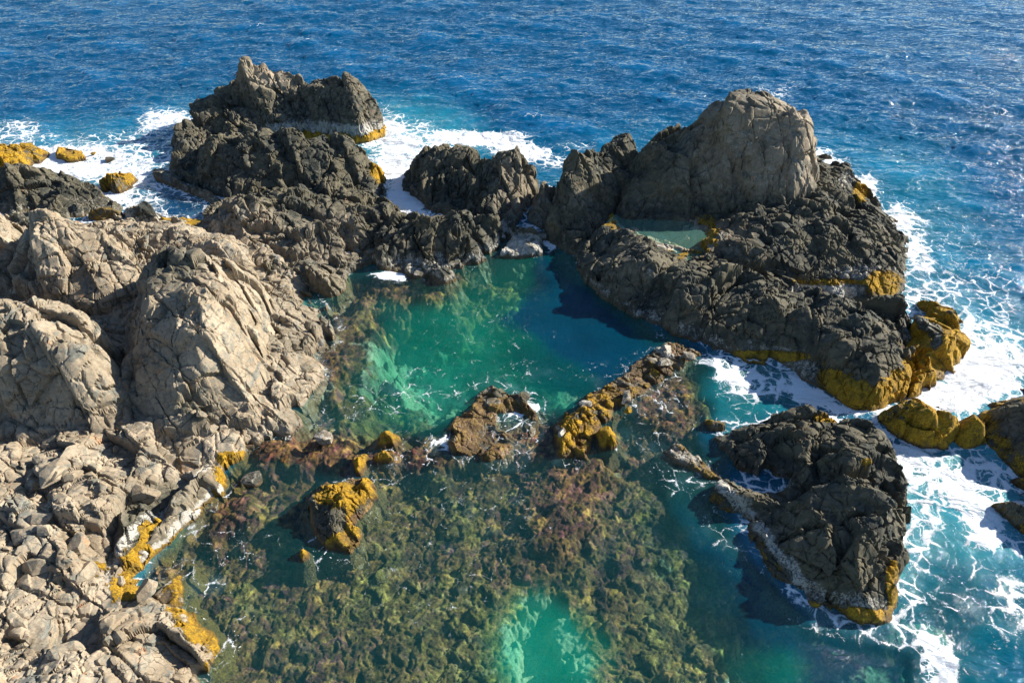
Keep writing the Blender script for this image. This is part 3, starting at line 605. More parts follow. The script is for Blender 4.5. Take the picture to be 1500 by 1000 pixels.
outcrop('smooth_slab', 'smooth grey slab sloping into the water with a white salt edge, lower left', 'shore rock',
    [(168,838,1),(186,856,.3),(214,836),(246,800),(286,762),(330,720),(338,690,.4),(300,676,.8),(255,700,1),(215,740,1.2),(180,790,1.3)],
    [(185,830,.9),(215,800,.9),(250,765,.85),(300,715,.8),(320,695,.8),(280,700,1.2),(230,745,1.4),(200,785,1.4),(240,790,.45),(280,752,.45)],
    tan=.5, salt=0, seed=135, amp=.22, cliff=1.6, rot=(.1,.1,-.75), aniso=(.6,1.6,1), big=2.2, mid=.9, res=.045, quant=.2,
    paint=lambda mk,b,z,u,v,nw,nw2,ns: (mk.__setitem__((slice(None),1), .95*(1-sstep(.28,.62,z+.25*nw+.2*nw2))*sstep(.02,.12,z)), mk.__setitem__((slice(None),0), .8*(1-sstep(.05,.2,z+.15*nw2)))))
outcrop('rock_slope', 'low pale tan slope of thin ledges behind the big cracked dome', 'shore rock',
    [(140,370,1),(200,390,1),(300,400,1),(372,402,1),(364,362,1),(300,333,1.4),(240,320,1.4),(150,323,1.4)],
    [(180,345,2.4),(250,340,2.5),(300,350,2.5),(320,358,2.5),(350,372,2.1),(260,329,2.1),(150,335,2.2),(210,332,2.2)], tan=.85, salt=0, seed=137, amp=.6, shore=False, zb=.8, rot=(.3,.3,-.4), aniso=(.7,1.7,1), big=1.6, mid=.7)
outcrop('rock_peak', 'pointed pale tan peak with a shaded left face near the left edge', 'shore rock',
    [(-5,440,2),(60,455,2),(150,458,2),(214,440,2),(222,392,2.5),(197,362,3),(130,330,3.8),(100,312,4.3),(66,300,5),(40,302,5),(14,350,2.5)],
    [(46,310,6),(56,307,6.1),(70,307,6.1),(88,314,5.9),(106,323,5.5),(129,342,5),(160,353,4.4),(190,373,3.6),(30,350,4.6),(22,385,3.0),(16,415,2.4),(50,350,5.6),(80,360,5.1),(130,400,3.8),(170,420,3),(100,430,3),(210,405,3),(100,395,3.9),(60,400,3.4),(150,375,4.2)],
    tan=.85, salt=0, seed=139, frac=1.4, amp=.9, shore=False, zb=1.0, rot=(.3,.5,.6), aniso=(1,1.3,.8), cliff=4, res=.05)
outcrop('rock_knoll', 'tan stepped knoll cut by the left edge behind the pointed peak', 'shore rock',
    [(-200,430,2),(12,418,2),(38,372,2.3),(46,325,2.6),(22,302,3.2),(-200,285,3.2)],
    [(0,310,4.4),(20,316,4.2),(36,330,3.6),(-60,300,5),(-100,330,5),(0,345,4.2),(25,355,3.6),(10,380,2.8),(-50,400,3)], tan=.8, salt=0, seed=149, amp=.8, shore=False, zb=1.0, cliff=4)
outcrop('cliff_block', 'huge block with tall shaded front wall and pale lit top at the left edge', 'shore rock',
    [(-260,640,1.1),(-100,636,1.1),(0,636,1.1),(80,637,1.1),(165,636,1.1),(188,600,1.2),(176,540,2.0),(178,480,3.2),(120,448,4.2),(70,434,4.5),(0,424,4.5),(-260,410,4.5)],
    [(0,436,5.3),(40,440,5.3),(76,447,5.2),(120,462,5.0),(158,478,4.6),(0,505,4.95),(40,502,4.9),(80,512,4.8),(120,505,4.7),(150,512,4.2),(-100,450,5.3),(-100,510,4.9),(0,530,4.5),(60,535,4.4),(110,535,4.2),(0,618,1.5),(80,620,1.5),(150,620,1.3),(-100,612,1.8),(0,575,3.2),(80,578,3.1),(140,575,2.8)],
    tan=.66, salt=0, seed=151, frac=1.6, amp=.85, shore=False, zb=.9, cliff=5, rot=(.1,.2,.15), aniso=(1.5,1,.6), quant=.35, res=.05, rim=None)
outcrop('rock_fin', 'leaning fin of three stacked blocks in the shadow between cliff block and dome', 'shore rock',
    [(150,560,1.8),(178,575,1.8),(200,545,2.0),(212,500,2.5),(226,450,3.5),(222,420,4.2),(205,425,4.2),(186,470,3.2),(168,510,2.5)],
    [(213,430,5.0),(205,455,4.8),(196,480,4.4),(190,500,4.0),(182,530,3.3),(170,555,2.4),(200,500,3.9)], tan=.62, salt=0, seed=157, amp=.7, shore=False, zb=1.2, cliff=5)
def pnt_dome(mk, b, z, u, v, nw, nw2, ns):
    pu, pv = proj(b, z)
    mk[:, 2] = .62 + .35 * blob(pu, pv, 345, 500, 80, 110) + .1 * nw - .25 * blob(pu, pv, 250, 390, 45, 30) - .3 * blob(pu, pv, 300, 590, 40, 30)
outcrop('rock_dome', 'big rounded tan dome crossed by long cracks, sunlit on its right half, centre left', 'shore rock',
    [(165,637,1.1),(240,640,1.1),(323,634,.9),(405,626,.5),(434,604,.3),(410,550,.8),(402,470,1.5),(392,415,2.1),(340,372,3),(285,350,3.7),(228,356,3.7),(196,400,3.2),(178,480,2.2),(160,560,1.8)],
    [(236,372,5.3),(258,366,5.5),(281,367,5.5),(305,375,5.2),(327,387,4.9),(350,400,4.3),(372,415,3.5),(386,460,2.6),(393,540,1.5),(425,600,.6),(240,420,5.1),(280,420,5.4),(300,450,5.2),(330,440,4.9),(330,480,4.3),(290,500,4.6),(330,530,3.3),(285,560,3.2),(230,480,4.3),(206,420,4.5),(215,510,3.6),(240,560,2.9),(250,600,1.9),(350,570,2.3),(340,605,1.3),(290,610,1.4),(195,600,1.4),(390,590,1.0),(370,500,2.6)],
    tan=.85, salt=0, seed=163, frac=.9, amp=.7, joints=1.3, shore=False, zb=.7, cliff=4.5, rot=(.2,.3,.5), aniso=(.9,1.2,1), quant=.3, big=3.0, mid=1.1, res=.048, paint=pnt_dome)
outcrop('dark_outcrop', 'rounded dark rock rising behind the pointed peak at the left edge of the cove', 'sea rock',
    [(-120,330),(0,338),(40,340),(102,330),(140,322),(178,316),(184,306),(170,298),(143,280,318,2.7,1.5),(92,262,322,4,2),(48,249,322,4.5,2),(17,249,318,4.2,2),(-120,262,315,4,2)],
    [(-60,266,315,3.5),(0,262,315,3.4),(17,250,318,4),(48,249,322,4.5),(70,256,322,4.3),(92,263,322,4),(120,273,320,3.4),(143,283,318,2.7),(168,300,313,.9),(40,290,324,2.0),(100,292,322,1.6),(70,315,330,1.2),(0,300,322,1.5)],
    tan=.24, salt=.4, seed=167, amp=.9, cliff=3.4, res=.065)
# ---- golden rocks
def pnt_gold(a=1.0, top=.0):
    def f(mk, b, z, u, v, nw, nw2, ns): mk[:, 3] = np.clip(.75 - 2.4 * z + .6 * nw2, 0, 1); mk[:, 0] = np.clip(a * (.85 + .7 * nw + .35 * nw2) - top * sstep(.4, 1.0, z + .4 * nw), 0, 1); mk[:, 2] = .35; mk[:, 1] *= .3
    return f
GR = 'golden weed covered rocks off the right edge'
outcrop('weedy_rock', 'golden brown weed covered rock alone in the foam beyond the basalt block', 'sea rock',
    [(1285,612),(1292,626),(1315,640),(1350,656),(1393,663),(1402,640),(1402,612),(1376,600),(1378,590),(1345,587),(1308,594)],
    [(1310,606,.7),(1345,600,1.0),(1365,600,.8),(1390,615,1.1),(1360,615,1.3),(1340,625,1.0),(1385,640,.9),(1350,640,.6)], gold=(1,1), tan=.3, seed=173, amp=.6, cliff=2.8, rim=.1, group=GR, paint=pnt_gold(.95))
outcrop('weedy_rock', 'smaller brown gold rock just right of the lone golden one', 'sea rock',
    [(1396,614),(1398,650),(1420,664),(1446,660),(1446,632),(1430,614)], [(1415,622,.9),(1430,630,.9),(1420,645,.7),(1405,630,.8)], gold=(1,1), tan=.3, seed=179, amp=.5, cliff=2.8, group=GR, paint=pnt_gold(.75))
outcrop('weedy_rock', 'large golden brown boulder mass cut by the right edge', 'sea rock',
    [(1436,600),(1440,650),(1456,672),(1480,694),(1540,720),(1640,700),(1640,540),(1500,566),(1470,585)], [(1450,612,.9),(1475,605,1.3),(1500,590,1.6),(1460,640,1.0),(1490,640,1.9),(1490,680,1.0),(1560,620,2.2),(1480,660,1.1)], gold=(1,1), tan=.25, seed=181, amp=.7, cliff=2.8, group=GR, paint=pnt_gold(.75,.35))
outcrop('weedy_rock', 'grey rock with a golden crest at the right edge below the boulder mass', 'sea rock',
    [(1478,702),(1476,735),(1500,757),(1600,770),(1600,690),(1500,694)], [(1490,712,1.0),(1500,722,1.2),(1560,720,1.5),(1492,740,.5)], gold=(1,1), tan=.25, seed=191, amp=.5, cliff=3, group=GR, paint=pnt_gold(.5))
outcrop('weedy_rock', 'lowest flat gold topped rock at the right edge above the swirling foam', 'sea rock',
    [(1444,744),(1470,762),(1500,790),(1600,820),(1600,748),(1480,741)], [(1465,750,.4),(1490,760,.6),(1560,780,1.0)], gold=(1,1), tan=.25, seed=193, amp=.45, cliff=2.5, group=GR, paint=pnt_gold(.6))
outcrop('weedy_rock', 'long golden brown rock in the foam at the far left edge', 'sea rock',
    [(-80,290),(0,262),(14,254),(44,247),(70,233),(74,222),(40,210,.8),(0,208,1.0),(-80,205,1.0)], [(0,216,1.4),(25,217,1.1),(50,222,.7),(20,232,.9),(-40,215,2),(0,240,.8),(-40,250,1.5)], gold=(1,1), tan=.35, seed=197, amp=.7, cliff=2.6, paint=pnt_gold(.9))
outcrop('weedy_rock', 'small golden rock second from the left edge in the cove foam', 'sea rock',
    [(80,234),(100,238),(122,234),(120,224),(104,218),(88,220)], [(92,224,.6),(105,223,.7),(115,228,.4)], gold=(1,1), tan=.3, seed=199, amp=.4, cliff=2.6, paint=pnt_gold(.9))
outcrop('weedy_rock', 'rounded golden boulder in the middle of the cove foam', 'sea rock',
    [(146,272),(152,282),(175,286),(196,275),(200,264),(186,256),(152,256)], [(152,262,1.0),(170,258,1.2),(186,260,.9),(165,270,.9),(190,266,.6)], gold=(1,1), tan=.35, seed=211, amp=.5, cliff=3.5, paint=pnt_gold(.8))
outcrop('wave_washed_rock', 'dark domed rock with a white rim at the near side of the navy cove', 'sea rock',
    [(182,326),(205,332),(240,333),(246,322),(225,310),(200,305),(186,312)], [(198,309,.8),(212,311,.8),(225,316,.6),(205,318,.7)], tan=.08, salt=1, seed=223, amp=.4, cliff=2.6)
outcrop('weedy_ledge', 'flat rusty orange ledge at the near edge of the navy cove', 'sea rock',
    [(232,336),(262,344),(300,342),(312,332),(290,322),(262,318),(240,322)], [(250,326,.35),(275,328,.4),(290,332,.35)], gold=(1,1), tan=.4, seed=227, amp=.3, cliff=2, paint=pnt_gold(.8))
outcrop('weedy_ledge', 'brown ledge with salt edge between dark outcrop and domed rock', 'sea rock',
    [(130,322),(160,330),(182,326),(180,312),(160,308),(136,312)], [(145,316,.4),(165,316,.4)], gold=(1,1), tan=.4, salt=.9, seed=229, amp=.3, cliff=2, paint=pnt_gold(.5))
outcrop('reef_fringe', 'thin dark reef fringe trailing along the foot of the dark hump', 'reef',
    [(222,246),(226,264),(245,274),(270,282),(300,296),(330,306),(330,296),(300,284),(275,270),(262,258),(240,246)], [(232,254,.35),(250,262,.4),(275,274,.35),(305,290,.3)], tan=.1, salt=.4, seed=233, amp=.35, cliff=1.8)
# ---- reef ledges between pool and foreground
outcrop('gold_ledge', 'bright golden ledge with white stones running from pool edge toward the long ridge', 'reef',
    [(812,650),(812,628),(826,606),(856,582),(900,558),(932,532),(956,508),(985,500),(1015,508),(1028,522),(1006,540),(985,548),(952,572),(920,590),(902,606),(885,622),(866,650),(862,676),(840,676),(822,670)],
    [(825,640,.32),(840,620,.42),(840,655,.25),(865,600,.42),(900,580,.3),(930,560,.28),(960,530,.32),(975,515,.38),(1000,520,.2),(855,640,.18),(880,600,.22),(915,575,.12),(945,545,.12),(985,535,.1)], gold=(1,1), tan=.4, seed=239, amp=.7, cliff=1.4, res=.04, big=.8, mid=.38,
    paint=lambda mk,b,z,u,v,nw,nw2,ns: (mk.__setitem__((slice(None),0), np.clip(.75+1.1*nw+.6*nw2-.9*blob(*proj(b,z),985,520,40,22),0,1)), mk.__setitem__((slice(None),3), np.clip(.9-2.2*z+.5*nw2,0,1)), mk.__setitem__((slice(None),1), .9*blob(*proj(b,z),824,630,13,20)+.8*blob(*proj(b,z),860,590,16,10)+.8*blob(*proj(b,z),980,516,36,14))))
outcrop('gold_ledge', 'small golden rock standing alone right of the bright ledge lower end', 'reef',
    [(874,640),(878,654),(892,660),(906,652),(904,640),(888,632)], [(888,640,.4),(892,648,.35)], gold=(1,1), tan=.4, seed=241, amp=.35, cliff=2, res=.045, paint=pnt_gold(1))
outcrop('washed_reef', 'brown wave washed mound with a curl of foam at the pool near edge', 'reef',
    [(650,652),(672,672),(712,676),(745,668),(780,640),(792,610),(782,588),(750,574),(722,564),(700,576),(686,596),(664,610)],
    [(722,572,.42),(735,574,.4),(758,582,.4),(775,590,.2),(690,602,.35),(700,590,.3),(700,640,.05),(680,655,.1),(740,620,-.15),(720,650,-.02),(760,610,-.08),(765,640,-.15),(700,620,.0)], gold=(.5,.5), tan=.35, seed=251, amp=.5, cliff=1.6, res=.045, big=1.0, mid=.45, parts=False, paint=lambda mk,b,z,u,v,nw,nw2,ns: (mk.__setitem__((slice(None),0), np.clip(.25+.9*nw,0,1)), mk.__setitem__((slice(None),3), np.clip(.85-.7*nw2-.6*sstep(.25,.5,z),0,1))))
for i, (pl, ct, lb) in enumerate([
    ([(548,650),(560,660),(580,658),(584,640),(568,634),(550,638)], [(560,642,.4),(575,646,.4)], 'topmost bright yellow weedy rock of the broken chain left of the brown mound'),
    ([(550,676),(562,684),(582,680),(580,664),(562,660),(552,666)], [(565,668,.45),(572,672,.4)], 'orange yellow rock directly below the topmost one of the broken chain'),
    ([(516,684),(522,698),(538,692),(544,672),(530,662),(518,668)], [(528,674,.55),(530,684,.4)], 'upright yellow rock at the middle of the broken chain'),
    ([(520,700),(518,725),(535,738),(550,735),(552,712),(545,698)], [(535,708,.45),(542,722,.5)], 'gold rock joining the chain to the dark toothed crag'),
    ([(436,804),(440,822),(456,826),(460,808),(448,800)], [(447,808,.4)], 'small gold knob left of the foot of the toothed crag')]):
    outcrop('weedy_rock', lb, 'reef', pl, ct, gold=(1,1), tan=.4, seed=257 + i, amp=.4, cliff=2.2, res=.04, big=.8, mid=.35, paint=pnt_gold(.95), group='golden rocks of the broken chain')
def pnt_tooth(mk, b, z, u, v, nw, nw2, ns):
    pu, pv = proj(b, z)
    mk[:, 0] = np.clip(blob(pu, pv, 500, 725, 46, 20) + blob(pu, pv, 500, 800, 26, 22) + blob(pu, pv, 516, 775, 10, 30), 0, 1) * (.8 + .4 * nw)
    mk[:, 2] = .15; mk[:, 1] = .9 * blob(pu, pv, 462, 722, 12, 16); mk[:, 3] = np.clip(.8 - 1.6 * z + .5 * nw2, 0, 1)
outcrop('toothed_crag', 'small dark toothed crag with a golden cap standing in the shallow reef', 'reef',
    [(448,735),(450,765),(458,790),(478,812),(505,820),(522,800),(526,770),(548,745),(548,712),(520,702),(480,706),(458,714)],
    [(462,722,.6),(480,715,.5),(510,712,.35),(535,725,.35),(465,745,.7),(488,746,.95),(508,750,.75),(470,762,.5),(490,775,.45),(500,795,.2),(512,785,.3),(530,740,.2)], gold=(1,1), tan=.15, seed=271, amp=.7, cliff=3, res=.038, big=1.1, mid=.45, paint=pnt_tooth)
outcrop('weedy_ledge', 'broken pale ledge with yellow tufts off the left point of the basalt block', 'reef',
    [(974,662),(986,678),(1010,690),(1040,706),(1062,712),(1058,696),(1030,672),(1000,654),(980,652)], [(990,664,.25),(1010,672,.28),(1035,690,.18)], gold=(1,1), tan=.5, salt=1, seed=277, amp=.45, cliff=2.2, res=.045, big=.8, mid=.4,
    paint=lambda mk,b,z,u,v,nw,nw2,ns: (mk.__setitem__((slice(None),0), np.clip(.45+.9*nw,0,1)), mk.__setitem__((slice(None),1), np.clip(.5-.6*nw2,0,1))))
outcrop('weedy_ledge', 'low brown ledge awash at the near left corner of the foaming inlet', 'reef',
    [(1020,618),(1040,630),(1060,626),(1058,614),(1036,608)], [(1040,618,.25)], gold=(1,1), tan=.4, seed=281, amp=.3, cliff=1.6, paint=pnt_gold(.7))
outcrop('wave_washed_rock', 'flat dark brown rock awash below the pool block at the pool far left', 'reef',
    [(618,402),(640,418),(665,412),(668,400),(640,396)], [(640,403,.25)], tan=.12, seed=283, amp=.3, cliff=1.6)
print('outcrops', time.time() - T0)

# ================================================================== LOOSE BOULDERS
def ico_mesh(sub):
    import bmesh
    bm = bmesh.new(); bmesh.ops.create_icosphere(bm, subdivisions=sub, radius=1)
    v = np.array([x.co[:] for x in bm.verts], F32); f = np.array([[q.index for q in p.verts] for p in bm.faces], np.int32); bm.free()
    return v, f
ICO = ico_mesh(4)
def boulder_mesh(name, seed, size, mask):
    rs = np.random.RandomState(seed)
    v = ICO[0].copy()
    # cut by random planes: an angular block
    n = rs.randn(13, 3); n /= np.linalg.norm(n, axis=1)[:, None]; dd = rs.uniform(.45, .72, 13)
    for k in range(13):
        s = v @ n[k] - dd[k]; over = np.maximum(s, 0)
        v = v - (over * .97)[:, None] * n[k].astype(F32)
    nr = v / np.linalg.norm(v, axis=1)[:, None]
    v = v + nr * (fbm(v * 2.2 + seed, 3, seed) * .05)[:, None] + nr * (fbm(v * 7 + seed, 2, seed) * .02)[:, None]
    v = v * np.array(size, F32) * .5
    return v, ICO[1], np.tile(np.array(tuple(mask[:3]) + (1,), F32), (len(v), 1))
def boulder(name, label, cat, u, v, z, wpx, seed, mask, group=None, flat=.7, asp=1.0):
    """wpx: width in survey pixels"""
    x, y, zz = at(u, v, z)
    t = y * CP - (z - CAMH) * SP
    wd = wpx / 1000 * t
    vv, ff, mk = boulder_mesh(name, seed, (wd, wd * asp, wd * flat), mask)
    o = make_obj(name, vv, ff, M_ROCK, {'mask': mk}, tris=True)
    o.location = (x, y, zz); o.rotation_euler = (0, 0, (seed * 1.37) % 6.28)
    return tag(o, label, cat, group)
boulder('boulder', 'lone pale grey boulder in the shallows at the pool near left corner', 'boulder', 474, 641, .42, 32, 5, (0,.62,.6,0), flat=.8)
boulder('boulder', 'dark grey boulder awash just off the tan shelf', 'boulder', 368, 702, .1, 42, 8, (.1,.45,.25,0), flat=.6)
boulder('boulder', 'pale block lying by the seam between shelf slab and golden fringe', 'boulder', 215, 862, .7, 44, 12, (0,.2,.75,0), flat=.6)
boulder('boulder', 'tiny golden stone third from the left edge in the cove foam', 'boulder', 137, 225, .1, 9, 15, (1,0,.3,0))
boulder('boulder', 'dark stone awash in the cove foam left of the dark hump', 'boulder', 161, 233, .05, 19, 16, (.1,0,.05,0), flat=.5)
for i, (u, v, wp, m, lb) in enumerate([(822,634,20,(.1,.8,.5,0),'white stone at the lower tip of the bright golden ledge'),(858,590,22,(.1,.8,.5,0),'white stone near the middle of the bright golden ledge'),(918,584,30,(.1,.5,.6,0),'pale oblong stone on the right flank of the bright golden ledge'),
    (976,512,24,(0,.8,.5,0),'upright white stone at the far tip of the bright golden ledge'),(974,530,28,(0,.7,.5,0),'slanted white stone just below the far tip of the golden ledge'),(1008,522,24,(.3,.6,.5,0),'pale stone right of the far tip of the golden ledge'),(920,600,16,(.8,.2,.5,0),'small yellow stone below the pale oblong stone')]):
    boulder('boulder', lb, 'boulder', u, v, .35, wp, 31 + i, m, flat=.7, asp=.8)
boulder('boulder', 'dark knob standing on the far edge of the brown mound', 'boulder', 728, 577, .35, 24, 44, (.15,.1,.2,0))
boulder('boulder', 'brown slab leaning on the far right edge of the brown mound', 'boulder', 763, 583, .3, 30, 45, (.3,.1,.2,0), flat=.45)
# loose blocks lying on the shelf, on the visible rubble patches
DG = None
def drop_z(x, y):
    hit, loc, n, idx, ob, mtx = SC.ray_cast(bpy.context.evaluated_depsgraph_get(), Vector((x, y, 30)), Vector((0, 0, -1)))
    return loc.z if hit else None
bpy.context.view_layer.update()
RUB = [  # centre u,v (on the ground), spread, count, height guess, size px range, mask, what, where, group
 (440,500,38,60,12,.9,(16,36),(0,.05,.5,0),'angular grey tan block','in the rubble right of the dome','rubble blocks right of the dome'),
 (340,628,70,16,11,.9,(14,32),(0,0,.7,0),'small tan block','at the foot of the dome','rubble blocks at the foot of the dome'),
 (110,690,95,30,13,1.6,(26,64),(0,0,.8,0),'large tan block','high on the shelf','blocks on the upper shelf'),
 (110,800,80,36,13,1.5,(20,56),(0,0,.75,0),'tan block','mid shelf','blocks on the middle of the shelf'),
 (120,950,100,44,13,1.5,(20,56),(0,0,.65,0),'grey tan block','at the shelf bottom','blocks on the bottom left of the shelf'),
 (1120,360,70,26,10,1.8,(16,42),(0,.05,.12,0),'dark block','on the terrace below the tower','blocks on the terrace'),
]
rs = random.Random(7)
ORD = 'first second third fourth fifth sixth seventh eighth ninth tenth eleventh twelfth thirteenth fourteenth'.split()
variants = [boulder_mesh('b', 300 + k, (1, .62 + .3 * ((k * 37) % 10) / 10, .42 + .3 * ((k * 53) % 10) / 10), (0, 0, 0, 0)) for k in range(10)]
for (cu, cv, su, sv, cnt, zg, (s0, s1), mk, lb, wh, grp) in RUB:
    got = []
    mes = []
    for k, (vv, ff, _) in enumerate(variants):
        o = make_obj('loose_block', vv, ff, M_ROCK, {'mask': np.tile(np.array(tuple(mk[:3]) + (1,), F32), (len(vv), 1))}, tris=True)
        mes.append(o.data); bpy.data.objects.remove(o)
    for i in range(cnt):
        uu = cu + rs.uniform(-1, 1) * su; vw = cv + rs.uniform(-1, 1) * sv
        x, y, _ = at(uu, vw, zg)
        z = drop_z(x, y)
        if z is None or z < .35: continue
        s = (s0 + (s1 - s0) * rs.random() ** 2) / 1000 * (y * CP + (CAMH - z) * SP)
        o = bpy.data.objects.new('loose_block', mes[rs.randrange(10)]); COL.objects.link(o)
        o.location = (x, y, z - s * .02); o.scale = (s, s, s); o.rotation_euler = (rs.uniform(-.35, .35), rs.uniform(-.35, .35), rs.uniform(0, 6.28))
        got.append((o.location.x / (o.location.y * CP + (CAMH - z) * SP), o))
    got.sort(key=lambda g: g[0])
    for i, (_, o) in enumerate(got): tag(o, lb + ', ' + ORD[i] + ' from left ' + wh, 'loose block', grp)
print('boulders', time.time() - T0)

# ================================================================== MAPS of sea and seabed (laid out once on the survey grid)
US = np.arange(-700, 2200, 4.0); VS = np.arange(-300, 1500, 4.0)
UU, VV = np.meshgrid(US, VS); uf, vf = UU.ravel(), VV.ravel()
tt = CAMH / (SP + (vf - 500) / 1000 * CP); wx = (uf - 750) / 1000 * tt; wy = (CP - (vf - 500) / 1000 * SP) * tt
shore = np.full(len(uf), 99.0)
for pl in OUTLINES:
    a = np.array(pl); near = (wx > a[:, 0].min() - 9) & (wx < a[:, 0].max() + 9) & (wy > a[:, 1].min() - 9) & (wy < a[:, 1].max() + 9)
    if near.any(): shore[near] = np.minimum(shore[near], -sdf(wx[near], wy[near], pl))
def wpoly(px, soft): return sstep(-soft, soft, sdf(uf, vf, px))
def well(cu, cv, ru, rv, rot=0, soft=.5):
    c, s = math.cos(math.radians(rot)), math.sin(math.radians(rot))
    du, dv = uf - cu, vf - cv
    r = np.sqrt(((du * c + dv * s) / ru) ** 2 + ((-du * s + dv * c) / rv) ** 2)
    return 1 - sstep(1 - soft, 1 + soft, r)
def lerp(m, val, wgt):
    if m.ndim == 2: return m * (1 - wgt[:, None]) + np.array(val) * wgt[:, None]
    return m * (1 - wgt) + val * wgt
REEF = [(150,1500),(200,860),(330,680),(400,620),(480,540),(490,470),(530,400),(700,370),(800,350),(850,400),(880,440),(960,480),(1040,525),(1050,640),(1060,740),(1110,820),(1180,920),(1330,960),(1400,1500)]
POOL = [(470,590),(500,520),(545,470),(620,420),(700,395),(790,372),(830,380),(862,430),(930,475),(970,500),(940,530),(890,560),(850,590),(815,615),(790,600),(730,562),(690,590),(600,632),(500,632)]
depth = np.full(len(uf), 9.0)
depth = lerp(depth, 3.5, sstep(7, 0, shore) * 1.0)
depth = lerp(depth, .85, wpoly(REEF, 18))
depth = lerp(depth, 2.3, wpoly(POOL, 30))
depth = lerp(depth, 5.5, wpoly([(795,370),(765,430),(745,472),(790,500),(850,535),(900,560),(950,540),(960,500),(920,475),(862,430)], 16)); depth = lerp(depth, .5, well(490, 500, 60, 70)); depth = lerp(depth, .45, well(590, 420, 100, 24)); depth = lerp(depth, 1.2, well(760, 410, 60, 30, 0))  # first polygon: extra depth darkens the pool's right side to imitate the rocks' shadow
depth = lerp(depth, .8, well(500, 590, 60, 60)); depth = lerp(depth, 2.6, well(770, 570, 60, 40)); depth = lerp(depth, 3.4, well(640, 510, 70, 45))
depth = lerp(depth, 1.9, wpoly([(740,1100),(740,960),(770,900),(810,870),(850,890),(880,960),(890,1100)], 16))
depth = lerp(depth, 1.0, wpoly([(850,800),(880,620),(940,640),(900,800),(880,900),(1000,1100),(880,1100),(840,900)], 14) * .9)
depth = lerp(depth, 2.4, wpoly([(1000,690),(1050,730),(1100,820),(1180,920),(1330,950),(1340,1200),(1165,1200),(1110,960),(1060,860),(990,745)], 22))
depth = lerp(depth, 2.4, well(1090, 565, 70, 40)); depth = lerp(depth, 1.2, well(1040, 870, 45, 28)); depth = lerp(depth, 1.0, well(1010, 810, 40, 24))
depth = lerp(depth, 1.0, well(440, 760, 25, 60, 10)); depth = lerp(depth, .7, well(350, 800, 40, 60, 20)); depth = lerp(depth, .35, well(225, 835, 26, 26)); depth = lerp(depth, .35, well(400, 650, 50, 25)); depth = lerp(depth, .4, well(300, 740, 25, 60, 40))
depth = lerp(depth, 2.0, well(1400, 900, 60, 40)); depth = lerp(depth, 2.5, well(255, 305, 60, 22))
calm = wpoly([(430,420),(545,375),(800,345),(850,400),(1000,490),(1040,530),(1050,640),(1070,740),(1110,820),(1190,930),(1330,960),(1340,1500),(100,1500),(190,860),(330,680),(480,560)], 20)
for e, dd in [((420,655,60,26,0),.10),((500,660,70,22,0),.12),((600,662,70,20,0),.12),((700,640,60,26,0),.05),((790,640,50,30,0),.12),((960,570,60,30,0),.18),((990,600,50,40,0),.25),((470,540,22,60,0),.2),((620,400,70,10,0),.12),((330,745,22,50,40),.2),((860,690,60,40,0),.25),((820,760,60,60,0),.35)]:
    depth = lerp(depth, dd, well(*e) * .9)
body = np.tile(np.array([[.0002, .062, .152]]), (len(uf), 1))
body = lerp(body, (.003, .10, .19), sstep(14, 2, shore) * (1 - calm) * .8)
for e, c, k in [((130,235,170,50),(.01,.15,.24),.8),((600,220,110,60),(.02,.22,.30),.9),((1330,380,90,150),(.008,.14,.22),.7),((1440,560,110,110),(.03,.22,.29),.8),((1400,740,110,110),(.04,.24,.29),.9),((1345,800,40,120),(.05,.22,.27),.75),
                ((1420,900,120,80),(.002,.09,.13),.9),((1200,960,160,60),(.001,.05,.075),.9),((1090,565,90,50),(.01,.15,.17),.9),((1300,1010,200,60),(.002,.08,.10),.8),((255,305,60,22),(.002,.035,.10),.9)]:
    body = lerp(body, c, well(*e) * k)
body = lerp(body, (.004, .045, .042), calm * .95)
body = lerp(body, (.000, .085, .062), wpoly(POOL, 30) * .95)
body = lerp(body, (.000, .105, .07), well(660, 510, 90, 60))
body = lerp(body, (.000, .060, .065), well(860, 540, 90, 60))
body = lerp(body, (.000, .030, .065), wpoly([(795,360),(765,430),(740,472),(790,500),(850,535),(890,575),(950,560),(980,500),(930,475),(862,430)], 14) * .9)  # cast shade on the pool's right side, painted into the water as navy
body = lerp(body, (.000, .17, .11), well(810, 950, 80, 80))
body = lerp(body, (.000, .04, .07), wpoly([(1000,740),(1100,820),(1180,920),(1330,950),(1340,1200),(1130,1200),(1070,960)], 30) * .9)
body = lerp(body, (.0, .10, .085), well(1110, 990, 50, 40))
foam = np.zeros(len(uf)); openw = 1 - calm
foam = np.maximum(foam, openw * sstep(2.4, .1, shore) * .55)
foam = np.maximum(foam, calm * sstep(.7, .0, shore) * .40)
